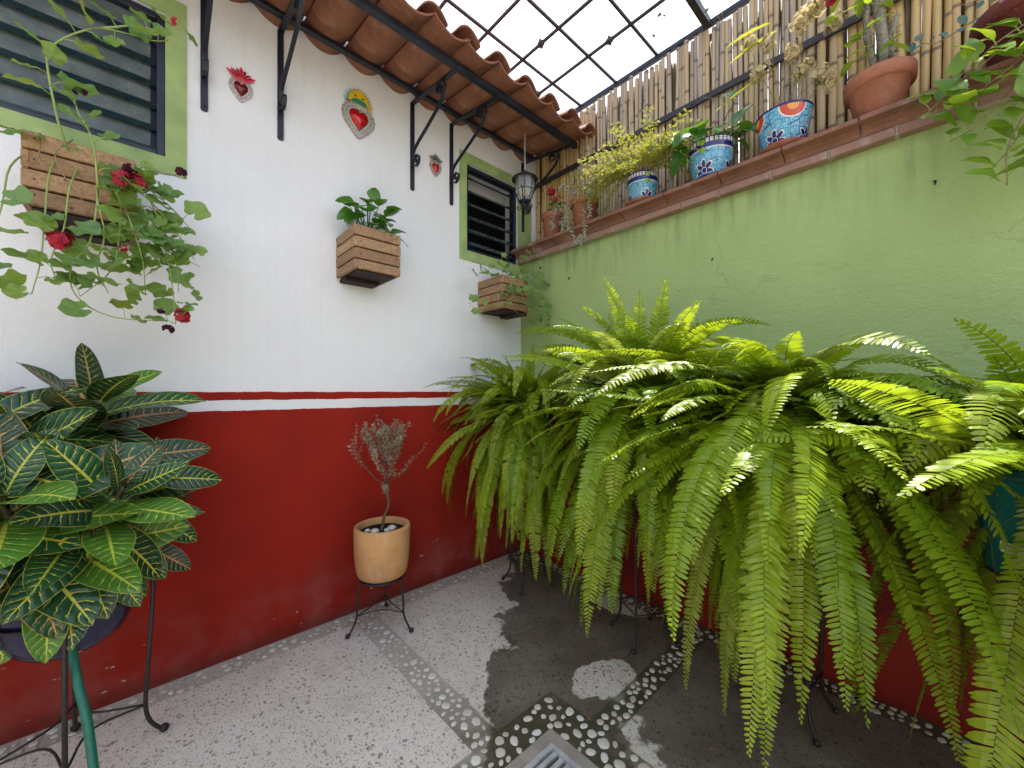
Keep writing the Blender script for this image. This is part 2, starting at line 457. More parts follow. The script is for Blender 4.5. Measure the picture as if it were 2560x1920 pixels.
def mat_talavera(name, flowers=26.0, red_sun=False):
    """glazed, hand-painted pot: u round the pot, v up its side"""
    mt = MT(name, 0.18, 0.5)
    u, v, _ = mt.xyz(mt.tc('UV'))
    navy = (0.012, 0.016, 0.13)
    cream = (0.70, 0.66, 0.56)
    q = mt.vec(mt.ma('MULTIPLY', u, 3.6), v, 0.0)
    sc = flowers / 3.6
    d1 = mt.vor(q, sc, 'F1', 'Distance', 0.55)
    ed = mt.vor(q, sc, 'DISTANCE_TO_EDGE', 'Distance', 0.55)
    # petals inside each flower
    ed2 = mt.vor(q, sc * 2.3, 'DISTANCE_TO_EDGE', 'Distance', 1.0)
    c = mt.mix(mt.noise(q, 20, 3), (0.10, 0.36, 0.55), (0.22, 0.52, 0.66))
    c = mt.mix(mt.ss(ed2, 0.05, 0.02), c, (0.02, 0.05, 0.14))
    c = mt.mix(mt.ss(d1, 0.17, 0.145), c, (0.70, 0.20, 0.07))
    c = mt.mix(mt.ss(ed, 0.035, 0.015), c, (0.02, 0.03, 0.10))
    # fan flowers in navy with a white edge, two round the pot
    du = mt.ma('SUBTRACT', mt.ma('FRACT', mt.ma('ADD', mt.ma('MULTIPLY', u, 4.0), 0.5)), 0.5)
    du = mt.ma('MULTIPLY', du, 0.9)
    dv = mt.ma('SUBTRACT', v, 0.16)
    rr = mt.ma('SQRT', mt.ma('ADD', mt.ma('MULTIPLY', du, du), mt.ma('MULTIPLY', dv, dv)))
    an = mt.ma('ARCTAN2', du, dv)
    pet = mt.ma('ABSOLUTE', mt.ma('COSINE', mt.ma('MULTIPLY', an, 3.5)))
    lim = mt.ma('ADD', 0.10, mt.ma('MULTIPLY', pet, 0.17))
    up = mt.ma('GREATER_THAN', dv, -0.07)
    c = mt.mix(mt.ma('MULTIPLY', mt.ma('LESS_THAN', rr, mt.ma('ADD', lim, 0.035)), up), c, cream)
    c = mt.mix(mt.ma('MULTIPLY', mt.ma('LESS_THAN', rr, lim), up), c, navy)
    c = mt.mix(mt.ma('MULTIPLY', mt.ma('MULTIPLY', mt.ma('GREATER_THAN', rr, 0.07), mt.ma('LESS_THAN', rr, 0.085)), up), c, cream)
    if red_sun:
        du2 = mt.ma('MULTIPLY', mt.ma('SUBTRACT', mt.ma('FRACT', mt.ma('ADD', mt.ma('MULTIPLY', u, 4.0), 0.03)), 0.5), 0.9)
        dv2 = mt.ma('SUBTRACT', v, 0.92)
        r3 = mt.ma('SQRT', mt.ma('ADD', mt.ma('MULTIPLY', du2, du2), mt.ma('MULTIPLY', dv2, dv2)))
        c = mt.mix(mt.ma('LESS_THAN', r3, 0.30), c, cream)
        c = mt.mix(mt.ma('LESS_THAN', r3, 0.27), c, (0.50, 0.06, 0.03))
        c = mt.mix(mt.ma('LESS_THAN', r3, 0.12), c, (0.70, 0.30, 0.05))
        c = mt.mix(mt.ma('LESS_THAN', v, 0.13), c, mt.mix(mt.ss(mt.vor(q, 9, 'DISTANCE_TO_EDGE'), 0.03, 0.06), (0.02, 0.02, 0.08), (0.62, 0.17, 0.05)))
        c = mt.mix(mt.ma('GREATER_THAN', v, 0.95), c, navy)
    else:
        chk = mt.ma('MULTIPLY', mt.ma('GREATER_THAN', mt.ma('FRACT', mt.ma('MULTIPLY', u, 34)), 0.28), mt.ma('GREATER_THAN', mt.ma('FRACT', mt.ma('MULTIPLY', mt.ma('SUBTRACT', v, 0.86), 18)), 0.22))
        c = mt.mix(mt.ma('GREATER_THAN', v, 0.70), c, cream)
        c = mt.mix(mt.ma('GREATER_THAN', v, 0.725), c, navy)
        band = mt.ma('MULTIPLY', mt.ma('GREATER_THAN', v, 0.85), mt.ma('LESS_THAN', v, 0.96))
        c = mt.mix(mt.ma('MULTIPLY', band, chk), c, cream)
        # green buttons over each fan
        for cv in (0.68, 0.88):
            dvb = mt.ma('MULTIPLY', mt.ma('SUBTRACT', v, cv), 1.0)
            rb = mt.ma('SQRT', mt.ma('ADD', mt.ma('MULTIPLY', du, du), mt.ma('MULTIPLY', dvb, dvb)))
            c = mt.mix(mt.ma('LESS_THAN', rb, 0.085), c, (0.02, 0.05, 0.02))
            c = mt.mix(mt.ma('LESS_THAN', rb, 0.072), c, (0.22, 0.36, 0.03))
        c = mt.mix(mt.ma('LESS_THAN', v, 0.06), c, navy)
    mt.col(c)
    return mt.m

M = {}
M['house_wall'] = mat_house_wall()
M['garden_wall'] = mat_garden_wall()
M['surround'] = mat_surround()
M['concrete'] = mat_concrete()
M['mortar'] = mat_mortar()
M['pebble'] = mat_pebble()
M['iron'] = simple('black painted iron', (0.012, 0.014, 0.026), 0.42, 0.5, 0.0, 0.3, 30, 0.15, 160)
M['rail'] = simple('dark brown flat iron', (0.030, 0.024, 0.026), 0.5, 0.5, 0.0, 0.3, 20, 0.15, 120)
M['grille'] = simple('rusty dark iron bar', (0.045, 0.030, 0.026), 0.6, 0.4, 0.0, 0.4, 30, 0.2, 120)
M['stand'] = simple('worn dark iron rod', (0.022, 0.020, 0.020), 0.5, 0.5, 0.0, 0.35, 40, 0.25, 260)
M['frame'] = simple('dark blue aluminium', (0.012, 0.016, 0.032), 0.38, 0.5, 0.0, 0.3, 12)
M['tile'] = mat_terracotta('clay roof tile', (0.30, 0.125, 0.070), (0.19, 0.075, 0.045), 0.22)
M['coping'] = mat_terracotta('clay coping tile', (0.29, 0.130, 0.085), (0.17, 0.085, 0.060), 0.42, 7)
M['brick'] = mat_terracotta('thin clay brick', (0.36, 0.205, 0.16), (0.27, 0.17, 0.135), 0.55, 12)
M['terracotta'] = mat_terracotta('terracotta pot', (0.36, 0.140, 0.080), (0.27, 0.105, 0.062), 0.22, 8)
M['oldpot'] = mat_terracotta('old maroon clay pot', (0.16, 0.040, 0.032), (0.09, 0.024, 0.022), 0.30, 6)
M['claypot'] = mat_terracotta('honey coloured clay', (0.60, 0.335, 0.135), (0.47, 0.24, 0.10), 0.55, 7)
M['soil'] = simple('dark potting soil', (0.022, 0.016, 0.012), 0.9, 0.2, 0, 0.5, 60, 0.8, 90)
M['stone'] = simple('white stone', (0.68, 0.66, 0.60), 0.6, 0.4, 0, 0.25, 30, 0.2, 60)
M['wood'] = mat_wood()
M['darkwood'] = simple('dark bottom board', (0.030, 0.016, 0.012), 0.7, 0.3, 0, 0.5, 20, 0.4, 60)
M['bamboo'] = mat_bamboo()
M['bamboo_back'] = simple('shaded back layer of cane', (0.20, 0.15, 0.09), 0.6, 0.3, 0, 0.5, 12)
M['slat'] = mat_glass_slat()
M['slat_overlap_shade'] = simple('dark green slat overlap shade', (0.008, 0.030, 0.036), 0.2, 0.6, 0, 0.3, 12)
M['clear'] = mat_clear_glass()
M['room'] = simple('dim interior', (0.035, 0.035, 0.038), 0.9, 0.2, 0, 0.3, 3)
M['steel'] = simple('galvanised steel', (0.66, 0.68, 0.68), 0.42, 0.5, 0.25, 0.3, 20, 0.1, 90)
M['collar'] = simple('cement collar', (0.42, 0.37, 0.30), 0.8, 0.3, 0, 0.35, 14, 0.6, 160, (0.30, 0.26, 0.21))
M['pit'] = simple('drain pit', (0.01, 0.01, 0.01), 0.9, 0.2)
M['hose'] = simple('green garden hose', (0.010, 0.16, 0.10), 0.30, 0.5, 0, 0.3, 60, 0.3, 300)
M['teal'] = simple('teal plastic pot', (0.008, 0.115, 0.105), 0.35, 0.5, 0, 0.25, 6)
M['plastic'] = simple('black plastic pot', (0.018, 0.018, 0.018), 0.45, 0.5)
M['paper'] = simple('paper sticker', (0.72, 0.72, 0.70), 0.6, 0.3, 0, 0.1)
M['ink'] = simple('black print', (0.02, 0.02, 0.02), 0.6, 0.3)
M['navyglaze'] = simple('navy glaze', (0.010, 0.013, 0.055), 0.16, 0.6, 0, 0.4, 9)
M['whiteglaze'] = simple('white glaze', (0.70, 0.68, 0.62), 0.2, 0.5, 0, 0.1)
M['redglaze'] = simple('red glaze', (0.30, 0.015, 0.012), 0.2, 0.5, 0, 0.2)
M['chipclay'] = simple('bare clay chip', (0.50, 0.34, 0.20), 0.8, 0.2, 0, 0.3, 40)
M['tin'] = simple('embossed tin', (0.62, 0.52, 0.47), 0.32, 0.5, 0.7, 0.35, 60, 0.3, 120)
M['tinred'] = simple('red lacquered tin', (0.52, 0.006, 0.010), 0.20, 0.6, 0.15, 0.3, 20)
M['tindark'] = simple('dark red lacquer', (0.16, 0.004, 0.008), 0.18, 0.6, 0.15, 0.3, 20)
M['tinpink'] = simple('pink lacquered tin', (0.66, 0.06, 0.09), 0.35, 0.5, 0.1, 0.3, 40)
M['tinyellow'] = simple('yellow lacquered tin', (0.70, 0.47, 0.02), 0.35, 0.5, 0.0, 0.2, 30)
M['tingreen'] = simple('green lacquered tin', (0.03, 0.26, 0.15), 0.35, 0.5, 0.1, 0.4, 40)
M['tinmint'] = simple('mint lacquered tin', (0.36, 0.60, 0.46), 0.4, 0.5, 0.1, 0.2, 40)
M['tinblack'] = simple('black paint', (0.01, 0.01, 0.01), 0.4, 0.5)
M['amber'] = simple('amber bulb', (0.55, 0.25, 0.03), 0.2, 0.5)
M['fern'] = leafmat('fern pinnae', (0.145, 0.275, 0.010), (0.360, 0.465, 0.020), (0.44, 0.55, 0.02), 0.40, 0.38, 0.5, young=(0.30, 0.37, 0.05), brown=(0.24, 0.14, 0.04))
M['fern_stem'] = simple('fern stalk', (0.10, 0.085, 0.025), 0.6, 0.3)
M['croton'] = mat_croton()
M['croton_stem'] = simple('croton stem', (0.20, 0.16, 0.09), 0.8, 0.2)
M['geranium'] = mat_veined('geranium leaf', (0.105, 0.225, 0.075), (0.210, 0.325, 0.060), (0.30, 0.40, 0.17), (0.32, 0.47, 0.06), 0.36)
M['gstem'] = simple('geranium stem', (0.30, 0.38, 0.10), 0.55, 0.4, 0, 0.3, 20)
M['drystem'] = simple('dry stalk', (0.32, 0.22, 0.12), 0.8, 0.2, 0, 0.4, 20)
M['redpetal'] = leafmat('crimson petal', (0.38, 0.006, 0.030), (0.50, 0.008, 0.020), (0.5, 0.01, 0.03), 0.3, 0.5)
M['deadpetal'] = simple('withered dark petal', (0.045, 0.006, 0.016), 0.8, 0.2)
M['drypaper'] = leafmat('dry papery bract', (0.52, 0.42, 0.22), (0.62, 0.53, 0.33), (0.6, 0.5, 0.25), 0.4, 0.7)
M['pothos'] = leafmat('pothos leaf', (0.035, 0.135, 0.020), (0.075, 0.22, 0.028), (0.22, 0.42, 0.03), 0.30, 0.25, 0.5)
M['rosemary'] = leafmat('rosemary needle', (0.42, 0.43, 0.28), (0.50, 0.48, 0.33), (0.16, 0.16, 0.08), 0.15, 0.7)
M['rosewood'] = simple('rosemary wood', (0.16, 0.095, 0.065), 0.85, 0.2, 0, 0.4, 40, 0.4, 200)
M['maiden'] = leafmat('feathery yellow fern', (0.30, 0.34, 0.035), (0.42, 0.44, 0.06), (0.55, 0.55, 0.06), 0.45, 0.5)
M['succulent'] = leafmat('ghost plant leaf', (0.26, 0.38, 0.30), (0.36, 0.46, 0.34), (0.3, 0.4, 0.3), 0.1, 0.55)
M['cactus'] = simple('spiny grey stem', (0.30, 0.27, 0.21), 0.9, 0.2, 0, 0.5, 60, 0.9, 90)
M['ivy'] = leafmat('vine leaf', (0.10, 0.22, 0.03), (0.20, 0.34, 0.03), (0.42, 0.55, 0.03), 0.42, 0.35, 0.5)
M['jade'] = leafmat('blue green leaflet', (0.035, 0.10, 0.075), (0.06, 0.14, 0.10), (0.06, 0.14, 0.08), 0.15, 0.5)
M['roots'] = simple('thin aerial root', (0.16, 0.07, 0.05), 0.8, 0.2)
M['litter'] = simple('dead leaf crumb', (0.33, 0.17, 0.07), 0.8, 0.2, 0, 0.5, 30)
M['neighbour'] = simple('neighbour wall render', (0.36, 0.33, 0.29), 0.85, 0.2, 0, 0.25, 2, 0.2, 60)
M['foliage'] = leafmat('tree leaf', (0.05, 0.12, 0.02), (0.08, 0.17, 0.03), (0.15, 0.28, 0.03), 0.3)
M['bark'] = simple('bark', (0.12, 0.08, 0.05), 0.9, 0.2, 0, 0.4, 20, 0.6, 40)
M['tapblack'] = simple('crank handle', (0.012, 0.012, 0.014), 0.35, 0.5)
M['litpebble'] = M['pebble']

# ------------------------------------------------------------------ object helpers
def worldloc(o):
    v = V((0, 0, 0))
    while o:
        v = v + o.location
        o = o.parent
    return v

def tag(o, label=None, cat=None, group=None, kind=None):
    if label: o['label'] = label
    if cat: o['category'] = cat
    if group: o['group'] = group
    if kind: o['kind'] = kind
    return o

def empty(name, loc, label=None, cat=None, group=None):
    o = bpy.data.objects.new(name, None)
    o.empty_display_size = 0.05
    COL.objects.link(o)
    o.location = loc
    return tag(o, label, cat, group)

def place(name, me, parent, mat4):
    """a part that shares its mesh with others; mat4 is its place in the world"""
    o = bpy.data.objects.new(name, me)
    COL.objects.link(o)
    if parent:
        o.parent = parent
        mat4 = Matrix.Translation(-worldloc(parent)) @ mat4
    o.matrix_basis = mat4
    return o

def frame_from(d, up):
    d = d.normalized()
    s = up.cross(d)
    if s.length < 1e-5:
        s = V((1, 0, 0)).cross(d)
        if s.length < 1e-5:
            s = V((0, 1, 0)).cross(d)
    s.normalize()
    return s, d, d.cross(s)

class MB:
    """collects geometry in world space; build() links it as one mesh object"""
    def __init__(s):
        s.v, s.f, s.mi, s.uv, s.sm = [], [], [], [], []
    def add(s, vs, fs, mi=0, uvs=None, smooth=False):
        b = len(s.v)
        s.v += [V(q) for q in vs]
        s.uv += list(uvs) if uvs else [(0, 0)] * len(vs)
        for f in fs:
            s.f.append([i + b for i in f])
            s.mi.append(mi)
            s.sm.append(smooth)
    def box(s, lo, hi, mi=0, jit=0.0):
        (x0, y0, z0), (x1, y1, z1) = lo, hi
        c = [(x0, y0, z0), (x1, y0, z0), (x1, y1, z0), (x0, y1, z0), (x0, y0, z1), (x1, y0, z1), (x1, y1, z1), (x0, y1, z1)]
        s.add(c, [(0, 3, 2, 1), (4, 5, 6, 7), (0, 1, 5, 4), (1, 2, 6, 5), (2, 3, 7, 6), (3, 0, 4, 7)], mi)
    def bar(s, a, b, w, h, up=V((0, 0, 1)), mi=0):
        a, b = V(a), V(b)
        sd, d, n = frame_from(b - a, V(up))
        c = []
        for p in (a, b):
            for i, j in ((-1, -1), (1, -1), (1, 1), (-1, 1)):
                c.append(p + sd * (i * w / 2) + n * (j * h / 2))
        s.add(c, [(3, 2, 1, 0), (4, 5, 6, 7), (0, 1, 5, 4), (1, 2, 6, 5), (2, 3, 7, 6), (3, 0, 4, 7)], mi)
    def strip(s, pts, w, h, side, mi=0):
        """flat bar bent along a path; side = constant width direction"""
        side = V(side).normalized()
        pts = [V(p) for p in pts]
        c, f = [], []
        for i, p in enumerate(pts):
            d = (pts[min(i + 1, len(pts) - 1)] - pts[max(i - 1, 0)]).normalized()
            n = d.cross(side).normalized()
            for a, b in ((-1, -1), (1, -1), (1, 1), (-1, 1)):
                c.append(p + side * (a * w / 2) + n * (b * h / 2))
        for i in range(len(pts) - 1):
            for k in range(4):
                f.append((i * 4 + k, i * 4 + (k + 1) % 4, i * 4 + 4 + (k + 1) % 4, i * 4 + 4 + k))
        e = (len(pts) - 1) * 4
        f += [(3, 2, 1, 0), (e, e + 1, e + 2, e + 3)]
        s.add(c, f, mi)
    def tube(s, pts, r, n=6, mi=0, smooth=True, caps=True):
        pts = [V(p) for p in pts]
        rs = r if isinstance(r, (list, tuple)) else [r] * len(pts)
        c, f = [], []
        prev = None
        for i, p in enumerate(pts):
            d = (pts[min(i + 1, len(pts) - 1)] - pts[max(i - 1, 0)])
            if d.length < 1e-7: d = V((0, 0, 1))
            d.normalize()
            if prev is None:
                a = d.orthogonal().normalized()
            else:
                a = prev - d * prev.dot(d)
                a = a.normalized() if a.length > 1e-5 else d.orthogonal().normalized()
            prev = a
            b = d.cross(a)
            for k in range(n):
                t = 2 * PI * k / n
                c.append(p + (a * math.cos(t) + b * math.sin(t)) * rs[i])
        for i in range(len(pts) - 1):
            for k in range(n):
                f.append((i * n + k, i * n + (k + 1) % n, (i + 1) * n + (k + 1) % n, (i + 1) * n + k))
        if caps:
            f.append(tuple(range(n - 1, -1, -1)))
            f.append(tuple((len(pts) - 1) * n + k for k in range(n)))
        s.add(c, f, mi, smooth=smooth)
    def lathe(s, prof, cx, cy, n=32, mi=0, smooth=True, vr=None, u0=0.0, wob=0.0, seed=0):
        """profile of (radius, z[, v]) turned about a vertical axis; uv round and up"""
        c, f, uv = [], [], []
        z0, z1 = (vr if vr else (prof[0][1], prof[-1][1]))
        for k in range(n + 1):
            t = 2 * PI * k / n
            for q in prof:
                r, z = q[0], q[1]
                if wob:
                    r *= 1 + wob * (mnoise.noise(V((math.cos(t) * 1.5 + seed, math.sin(t) * 1.5, z * 6))))
                c.append((cx + r * math.cos(t), cy + r * math.sin(t), z))
                uv.append((k / n + u0, (z - z0) / (z1 - z0)))
        m = len(prof)
        for k in range(n):
            for j in range(m - 1):
                f.append((k * m + j, (k + 1) * m + j, (k + 1) * m + j + 1, k * m + j + 1))
        s.add(c, f, mi, uv, smooth)
    def ball(s, p, r, mi=0, n=8, sq=1.0):
        prof = [(r * math.sin(PI * j / 6), p[2] - r * sq * math.cos(PI * j / 6)) for j in range(7)]
        s.lathe(prof, p[0], p[1], n, mi)
    def poly(s, pts, mi=0, uvs=None):
        s.add(pts, [tuple(range(len(pts)))], mi, uvs)
    def slab(s, outline, lo, hi, axis=2, mi=0):
        """prism of a 2-D outline between two levels of one axis"""
        n = len(outline)
        def mk(q, l):
            q = list(q)
            q.insert(axis, l)
            return tuple(q)
        c = [mk(q, lo) for q in outline] + [mk(q, hi) for q in outline]
        f = [tuple(range(n - 1, -1, -1)), tuple(range(n, 2 * n))]
        for i in range(n):
            f.append((i, (i + 1) % n, n + (i + 1) % n, n + i))
        s.add(c, f, mi)
    def mesh(s, name, mats, org=V((0, 0, 0))):
        me = bpy.data.meshes.new(name)
        me.from_pydata([q - org for q in s.v], [], s.f)
        ms = mats if isinstance(mats, (list, tuple)) else [mats]
        for m in ms:
            me.materials.append(M[m] if isinstance(m, str) else m)
        me.polygons.foreach_set('material_index', s.mi)
        me.polygons.foreach_set('use_smooth', s.sm)
        uvl = me.uv_layers.new(name='UVMap')
        idx = [0] * len(me.loops)
        me.loops.foreach_get('vertex_index', idx)
        flat = []
        for i in idx:
            flat += s.uv[i]
        uvl.data.foreach_set('uv', flat)
        me.update()
        return me
    def build(s, name, mats, parent=None, at=None):
        org = worldloc(parent) if parent else (V(at) if at else V((0, 0, 0)))
        me = s.mesh(name, mats, org)
        o = bpy.data.objects.new(name, me)
        COL.objects.link(o)
        if parent:
            o.parent = parent
        else:
            o.location = org
        return o

def bevel(o, w=0.002, seg=1):
    md = o.modifiers.new('edge', 'BEVEL')
    md.width = w
    md.segments = seg
    md.limit_method = 'ANGLE'
    return o

def part_box(name, lo, hi, mat, parent, bev=0.0):
    b = MB()
    b.box(lo, hi)
    o = b.build(name, mat, parent)
    if bev: bevel(o, bev)
    return o

def bez(p, n=12):
    """smooth path through given points (Catmull-Rom)"""
    p = [V(q) for q in p]
    q = [p[0] * 2 - p[1]] + p + [p[-1] * 2 - p[-2]]
    out = []
    for i in range(1, len(q) - 2):
        for k in range(n):
            t = k / n
            a, b, c, d = q[i - 1], q[i], q[i + 1], q[i + 2]
            out.append(0.5 * ((2 * b) + (c - a) * t + (2 * a - 5 * b + 4 * c - d) * t * t + (3 * b - a - 3 * c + d) * t ** 3))
    out.append(p[-1])
    return out

# ================================================================== SETTING
# ---- paving: mortar bed, raised concrete panels, pebbles set in the bands
fl = MB()
fl.poly([(-0.3, -7, FZ - 0.006), (9, -7, FZ - 0.006), (9, 0.2, FZ - 0.006), (-0.3, 0.2, FZ - 0.006)])
floor = tag(fl.build('floor', 'mortar'), 'courtyard floor of concrete panels framed by pebble bands', kind='structure')
gr = MB()
gr.poly([(-400, -400, FZ - 0.25), (400, -400, FZ - 0.25), (400, 400, FZ - 0.25), (-400, 400, FZ - 0.25)])
tag(gr.build('ground', 'neighbour'), 'open ground beyond the courtyard', kind='structure')

def panel(outline):
    # a little wander along the cast edges
    pts = []
    for i, a in enumerate(outline):
        b = outline[(i + 1) % len(outline)]
        L = math.hypot(b[0] - a[0], b[1] - a[1])
        k = max(1, int(L / 0.06))
        for j in range(k):
            t = j / k
            x, y = a[0] + (b[0] - a[0]) * t, a[1] + (b[1] - a[1]) * t
            w = 0.004
            pts.append((x + w * mnoise.noise(V((x * 9, y * 9, 1))), y + w * mnoise.noise(V((x * 9, y * 9, 7)))))
    b = MB()
    b.slab(pts, FZ - 0.03, FZ)
    o = b.build('concrete_panel', 'concrete', floor)
    return o
panel([(0.14, -1.365), (1.28, -1.365), (1.28, -1.04), (1.50, -1.04), (1.50, -0.12), (0.14, -0.12)])
panel([(0.14, -6.5), (1.28, -6.5), (1.28, -1.50), (0.14, -1.50)])
panel([(1.615, -1.04), (7.0, -1.04), (7.0, -0.12), (1.615, -0.12)])
panel([(2.00, -6.5), (7.0, -6.5), (7.0, -1.055), (2.00, -1.055)])
panel([(1.295, -6.5), (1.985, -6.5), (1.985, -1.76), (1.295, -1.76)])

def pebble_mesh(seed):
    r = random.Random(seed)
    n = 11
    el = r.uniform(0.62, 1.0)
    rad = [1 + 0.20 * mnoise.noise(V((math.cos(2 * PI * k / n) * 1.3 + seed * 3.1, math.sin(2 * PI * k / n) * 1.3, seed))) + r.uniform(-0.05, 0.05) for k in range(n)]
    c, f = [], []
    for s_, h in ((1.0, -0.25), (0.93, 0.20), (0.66, 0.36)):
        for k in range(n):
            t = 2 * PI * k / n
            c.append((0.5 * s_ * rad[k] * math.cos(t), 0.5 * s_ * rad[k] * el * math.sin(t), h * 0.5))
    c.append((0, 0, 0.20))
    for j in range(2):
        for k in range(n):
            f.append((j * n + k, j * n + (k + 1) % n, (j + 1) * n + (k + 1) % n, (j + 1) * n + k))
    for k in range(n):
        f.append((2 * n + k, 2 * n + (k + 1) % n, 3 * n))
    b = MB()
    b.add(c, f, smooth=True)
    return b
peb_b = [pebble_mesh(i) for i in range(8)]
peb_me = [b.mesh('pebble', 'pebble') for b in peb_b]
bands = [((0.012, -3.2), (0.132, -0.01), 0.029, 1.0), ((0.14, -1.492), (1.29, -1.373), 0.034, 1.0), ((1.508, -1.04), (1.607, -0.02), 0.033, 1.0),
         ((1.29, -1.20), (1.99, -1.048), 0.038, 1.0), ((1.29, -1.76), (1.415, -1.20), 0.038, 1.0), ((0.14, -0.112), (3.4, -0.012), 0.028, 0.8),
         ((1.86, -1.76), (1.99, -1.2), 0.038, 1.0)]
pebs = []
pr = random.Random(11)
for (x0, y0), (x1, y1), sz, dens in bands:
    tries = int((x1 - x0) * (y1 - y0) * 9000 * dens)
    for _ in range(tries):
        d = sz * pr.uniform(0.6, 1.3)
        x, y = pr.uniform(x0 + d * 0.4, x1 - d * 0.4), pr.uniform(y0 + d * 0.4, y1 - d * 0.4)
        if any((x - q[0]) ** 2 + (y - q[1]) ** 2 < (0.545 * (d + q[2])) ** 2 for q in pebs):
            continue
        pebs.append((x, y, d))
pebs.sort(key=lambda q: -q[2] / (0.3 + math.hypot(q[0] - 2.5, q[1] + 2.42)))
def inframe(q):
    dx, dy = q[0] - 2.502, q[1] + 2.42
    d = -0.734 * dx + 0.679 * dy
    return d > 0.7 and abs((0.679 * dx + 0.734 * dy) / d) < 1.32 and 1.385 / d < 1.0
seen = [q for q in pebs if inframe(q)]
far = []
for i, q in enumerate(seen):
    mt4 = Matrix.Translation((q[0], q[1], FZ - 0.002)) @ Matrix.Rotation(pr.uniform(0, 6.28), 4, 'Z') @ Matrix.Diagonal((q[2], q[2], q[2] * 0.42, 1))
    if i < 300:
        place('pebble', peb_me[i % 8], floor, mt4)
    else:
        far.append((i % 8, mt4))
fb = MB()
for k, mt4 in far:
    b = peb_b[k]
    fb.add([mt4 @ q for q in b.v], b.f, smooth=True)
if far:
    tag(fb.build('small_pebbles', 'pebble', floor), kind='stuff')

# ---- floor drain
dr = empty('floor_drain', (1.64, -1.41, FZ), 'square galvanised floor drain grate in a cement collar at the bottom edge', 'drain')
b = MB()
X0, X1, Y0, Y1 = 1.468, 1.812, -1.572, -1.25
def ring(bb, xo0, yo0, xo1, yo1, xi0, yi0, xi1, yi1, zo, zi, zb):
    o_ = [(xo0, yo0), (xo1, yo0), (xo1, yo1), (xo0, yo1)]
    i_ = [(xi0, yi0), (xi1, yi0), (xi1, yi1), (xi0, yi1)]
    for k in range(4):
        a, c, d, e = o_[k], o_[(k + 1) % 4], i_[(k + 1) % 4], i_[k]
        bb.poly([(*a, zo), (*c, zo), (*d, zi), (*e, zi)])
        bb.poly([(*a, zb), (*c, zb), (*c, zo), (*a, zo)])
        bb.poly([(*e, zi), (*d, zi), (*d, zb), (*e, zb)])
ring(b, 1.418, -1.622, 1.862, -1.20, X0, Y0, X1, Y1, FZ + 0.004, FZ + 0.006, FZ - 0.03)
b.build('collar', 'collar', dr)
b = MB()
ring(b, X0 + .002, Y0 + .002, X1 - .002, Y1 - .002, X0 + .020, Y0 + .020, X1 - .020, Y1 - .020, FZ + 0.010, FZ + 0.010, FZ - 0.02)
b.build('grate_frame', 'steel', dr)
for k in range(9):
    x = X0 + 0.038 + k * 0.0335
    part_box('grate_bar', (x - 0.009, Y0 + 0.021, FZ - 0.012), (x + 0.009, Y1 - 0.021, FZ + 0.007), 'steel', dr, 0.002)
b = MB()
b.poly([(X0, Y0, FZ - 0.05), (X1, Y0, FZ - 0.05), (X1, Y1, FZ - 0.05), (X0, Y1, FZ - 0.05)])
b.build('pit', 'pit', dr)

# ---- walls
W1 = (-3.25, -2.351, 2.462, 3.145)        # window openings: y0, y1, z0, z1
W2 = (-0.588, -0.040, 2.446, 3.128)
hw = MB()
ys = sorted({-6.5, W1[0], W1[1], W2[0], W2[1], 0.36})
zs = sorted({-0.3, W1[2], W1[3], W2[2], W2[3], 3.72})
def hole(yc, zc):
    return any(w[0] < yc < w[1] and w[2] < zc < w[3] for w in (W1, W2))
for i in range(len(ys) - 1):
    for j in range(len(zs) - 1):
        if hole((ys[i] + ys[i + 1]) / 2, (zs[j] + zs[j + 1]) / 2):
            continue
        hw.poly([(0, ys[i], zs[j]), (0, ys[i + 1], zs[j]), (0, ys[i + 1], zs[j + 1]), (0, ys[i], zs[j + 1])])
for (a, c, z0, z1) in (W1, W2):
    q = [(a, z0), (c, z0), (c, z1), (a, z1)]
    for k in range(4):
        (ya, za), (yb, zb) = q[k], q[(k + 1) % 4]
        hw.poly([(0, ya, za), (-0.16, ya, za), (-0.16, yb, zb), (0, yb, zb)])
hw.poly([(0, -6.5, 3.72), (0, 0.36, 3.72), (-0.22, 0.36, 3.72), (-0.22, -6.5, 3.72)])
hw.poly([(0, 0.36, -0.3), (-0.22, 0.36, -0.3), (-0.22, 0.36, 3.72), (0, 0.36, 3.72)])
hw.poly([(-0.22, 0.36, 3.05), (-0.22, -6.5, 3.05), (-0.22, -6.5, 3.72), (-0.22, 0.36, 3.72)])
tag(hw.build('house_wall', 'house_wall'), 'white plastered house wall with a dark red painted dado and stripe', 'wall')
gw = MB()
gw.box((0.0, 0.0, -0.3), (7.0, 0.34, 2.452))
tag(gw.build('garden_wall', 'garden_wall'), 'green painted boundary wall behind the ferns', 'wall')
# the rest of the courtyard, behind the camera and out of the picture
bw = MB()
bw.box((-0.2, -6.7, -0.3), (7.0, -6.5, 2.4))
tag(bw.build('rear_wall', 'neighbour'), 'pale wall closing the courtyard behind the camera', 'wall')
bw = MB()
bw.box((6.3, -6.5, -0.3), (6.5, 0.0, 2.5))
tag(bw.build('side_wall', 'neighbour'), 'pale side wall far right of the courtyard', 'wall')

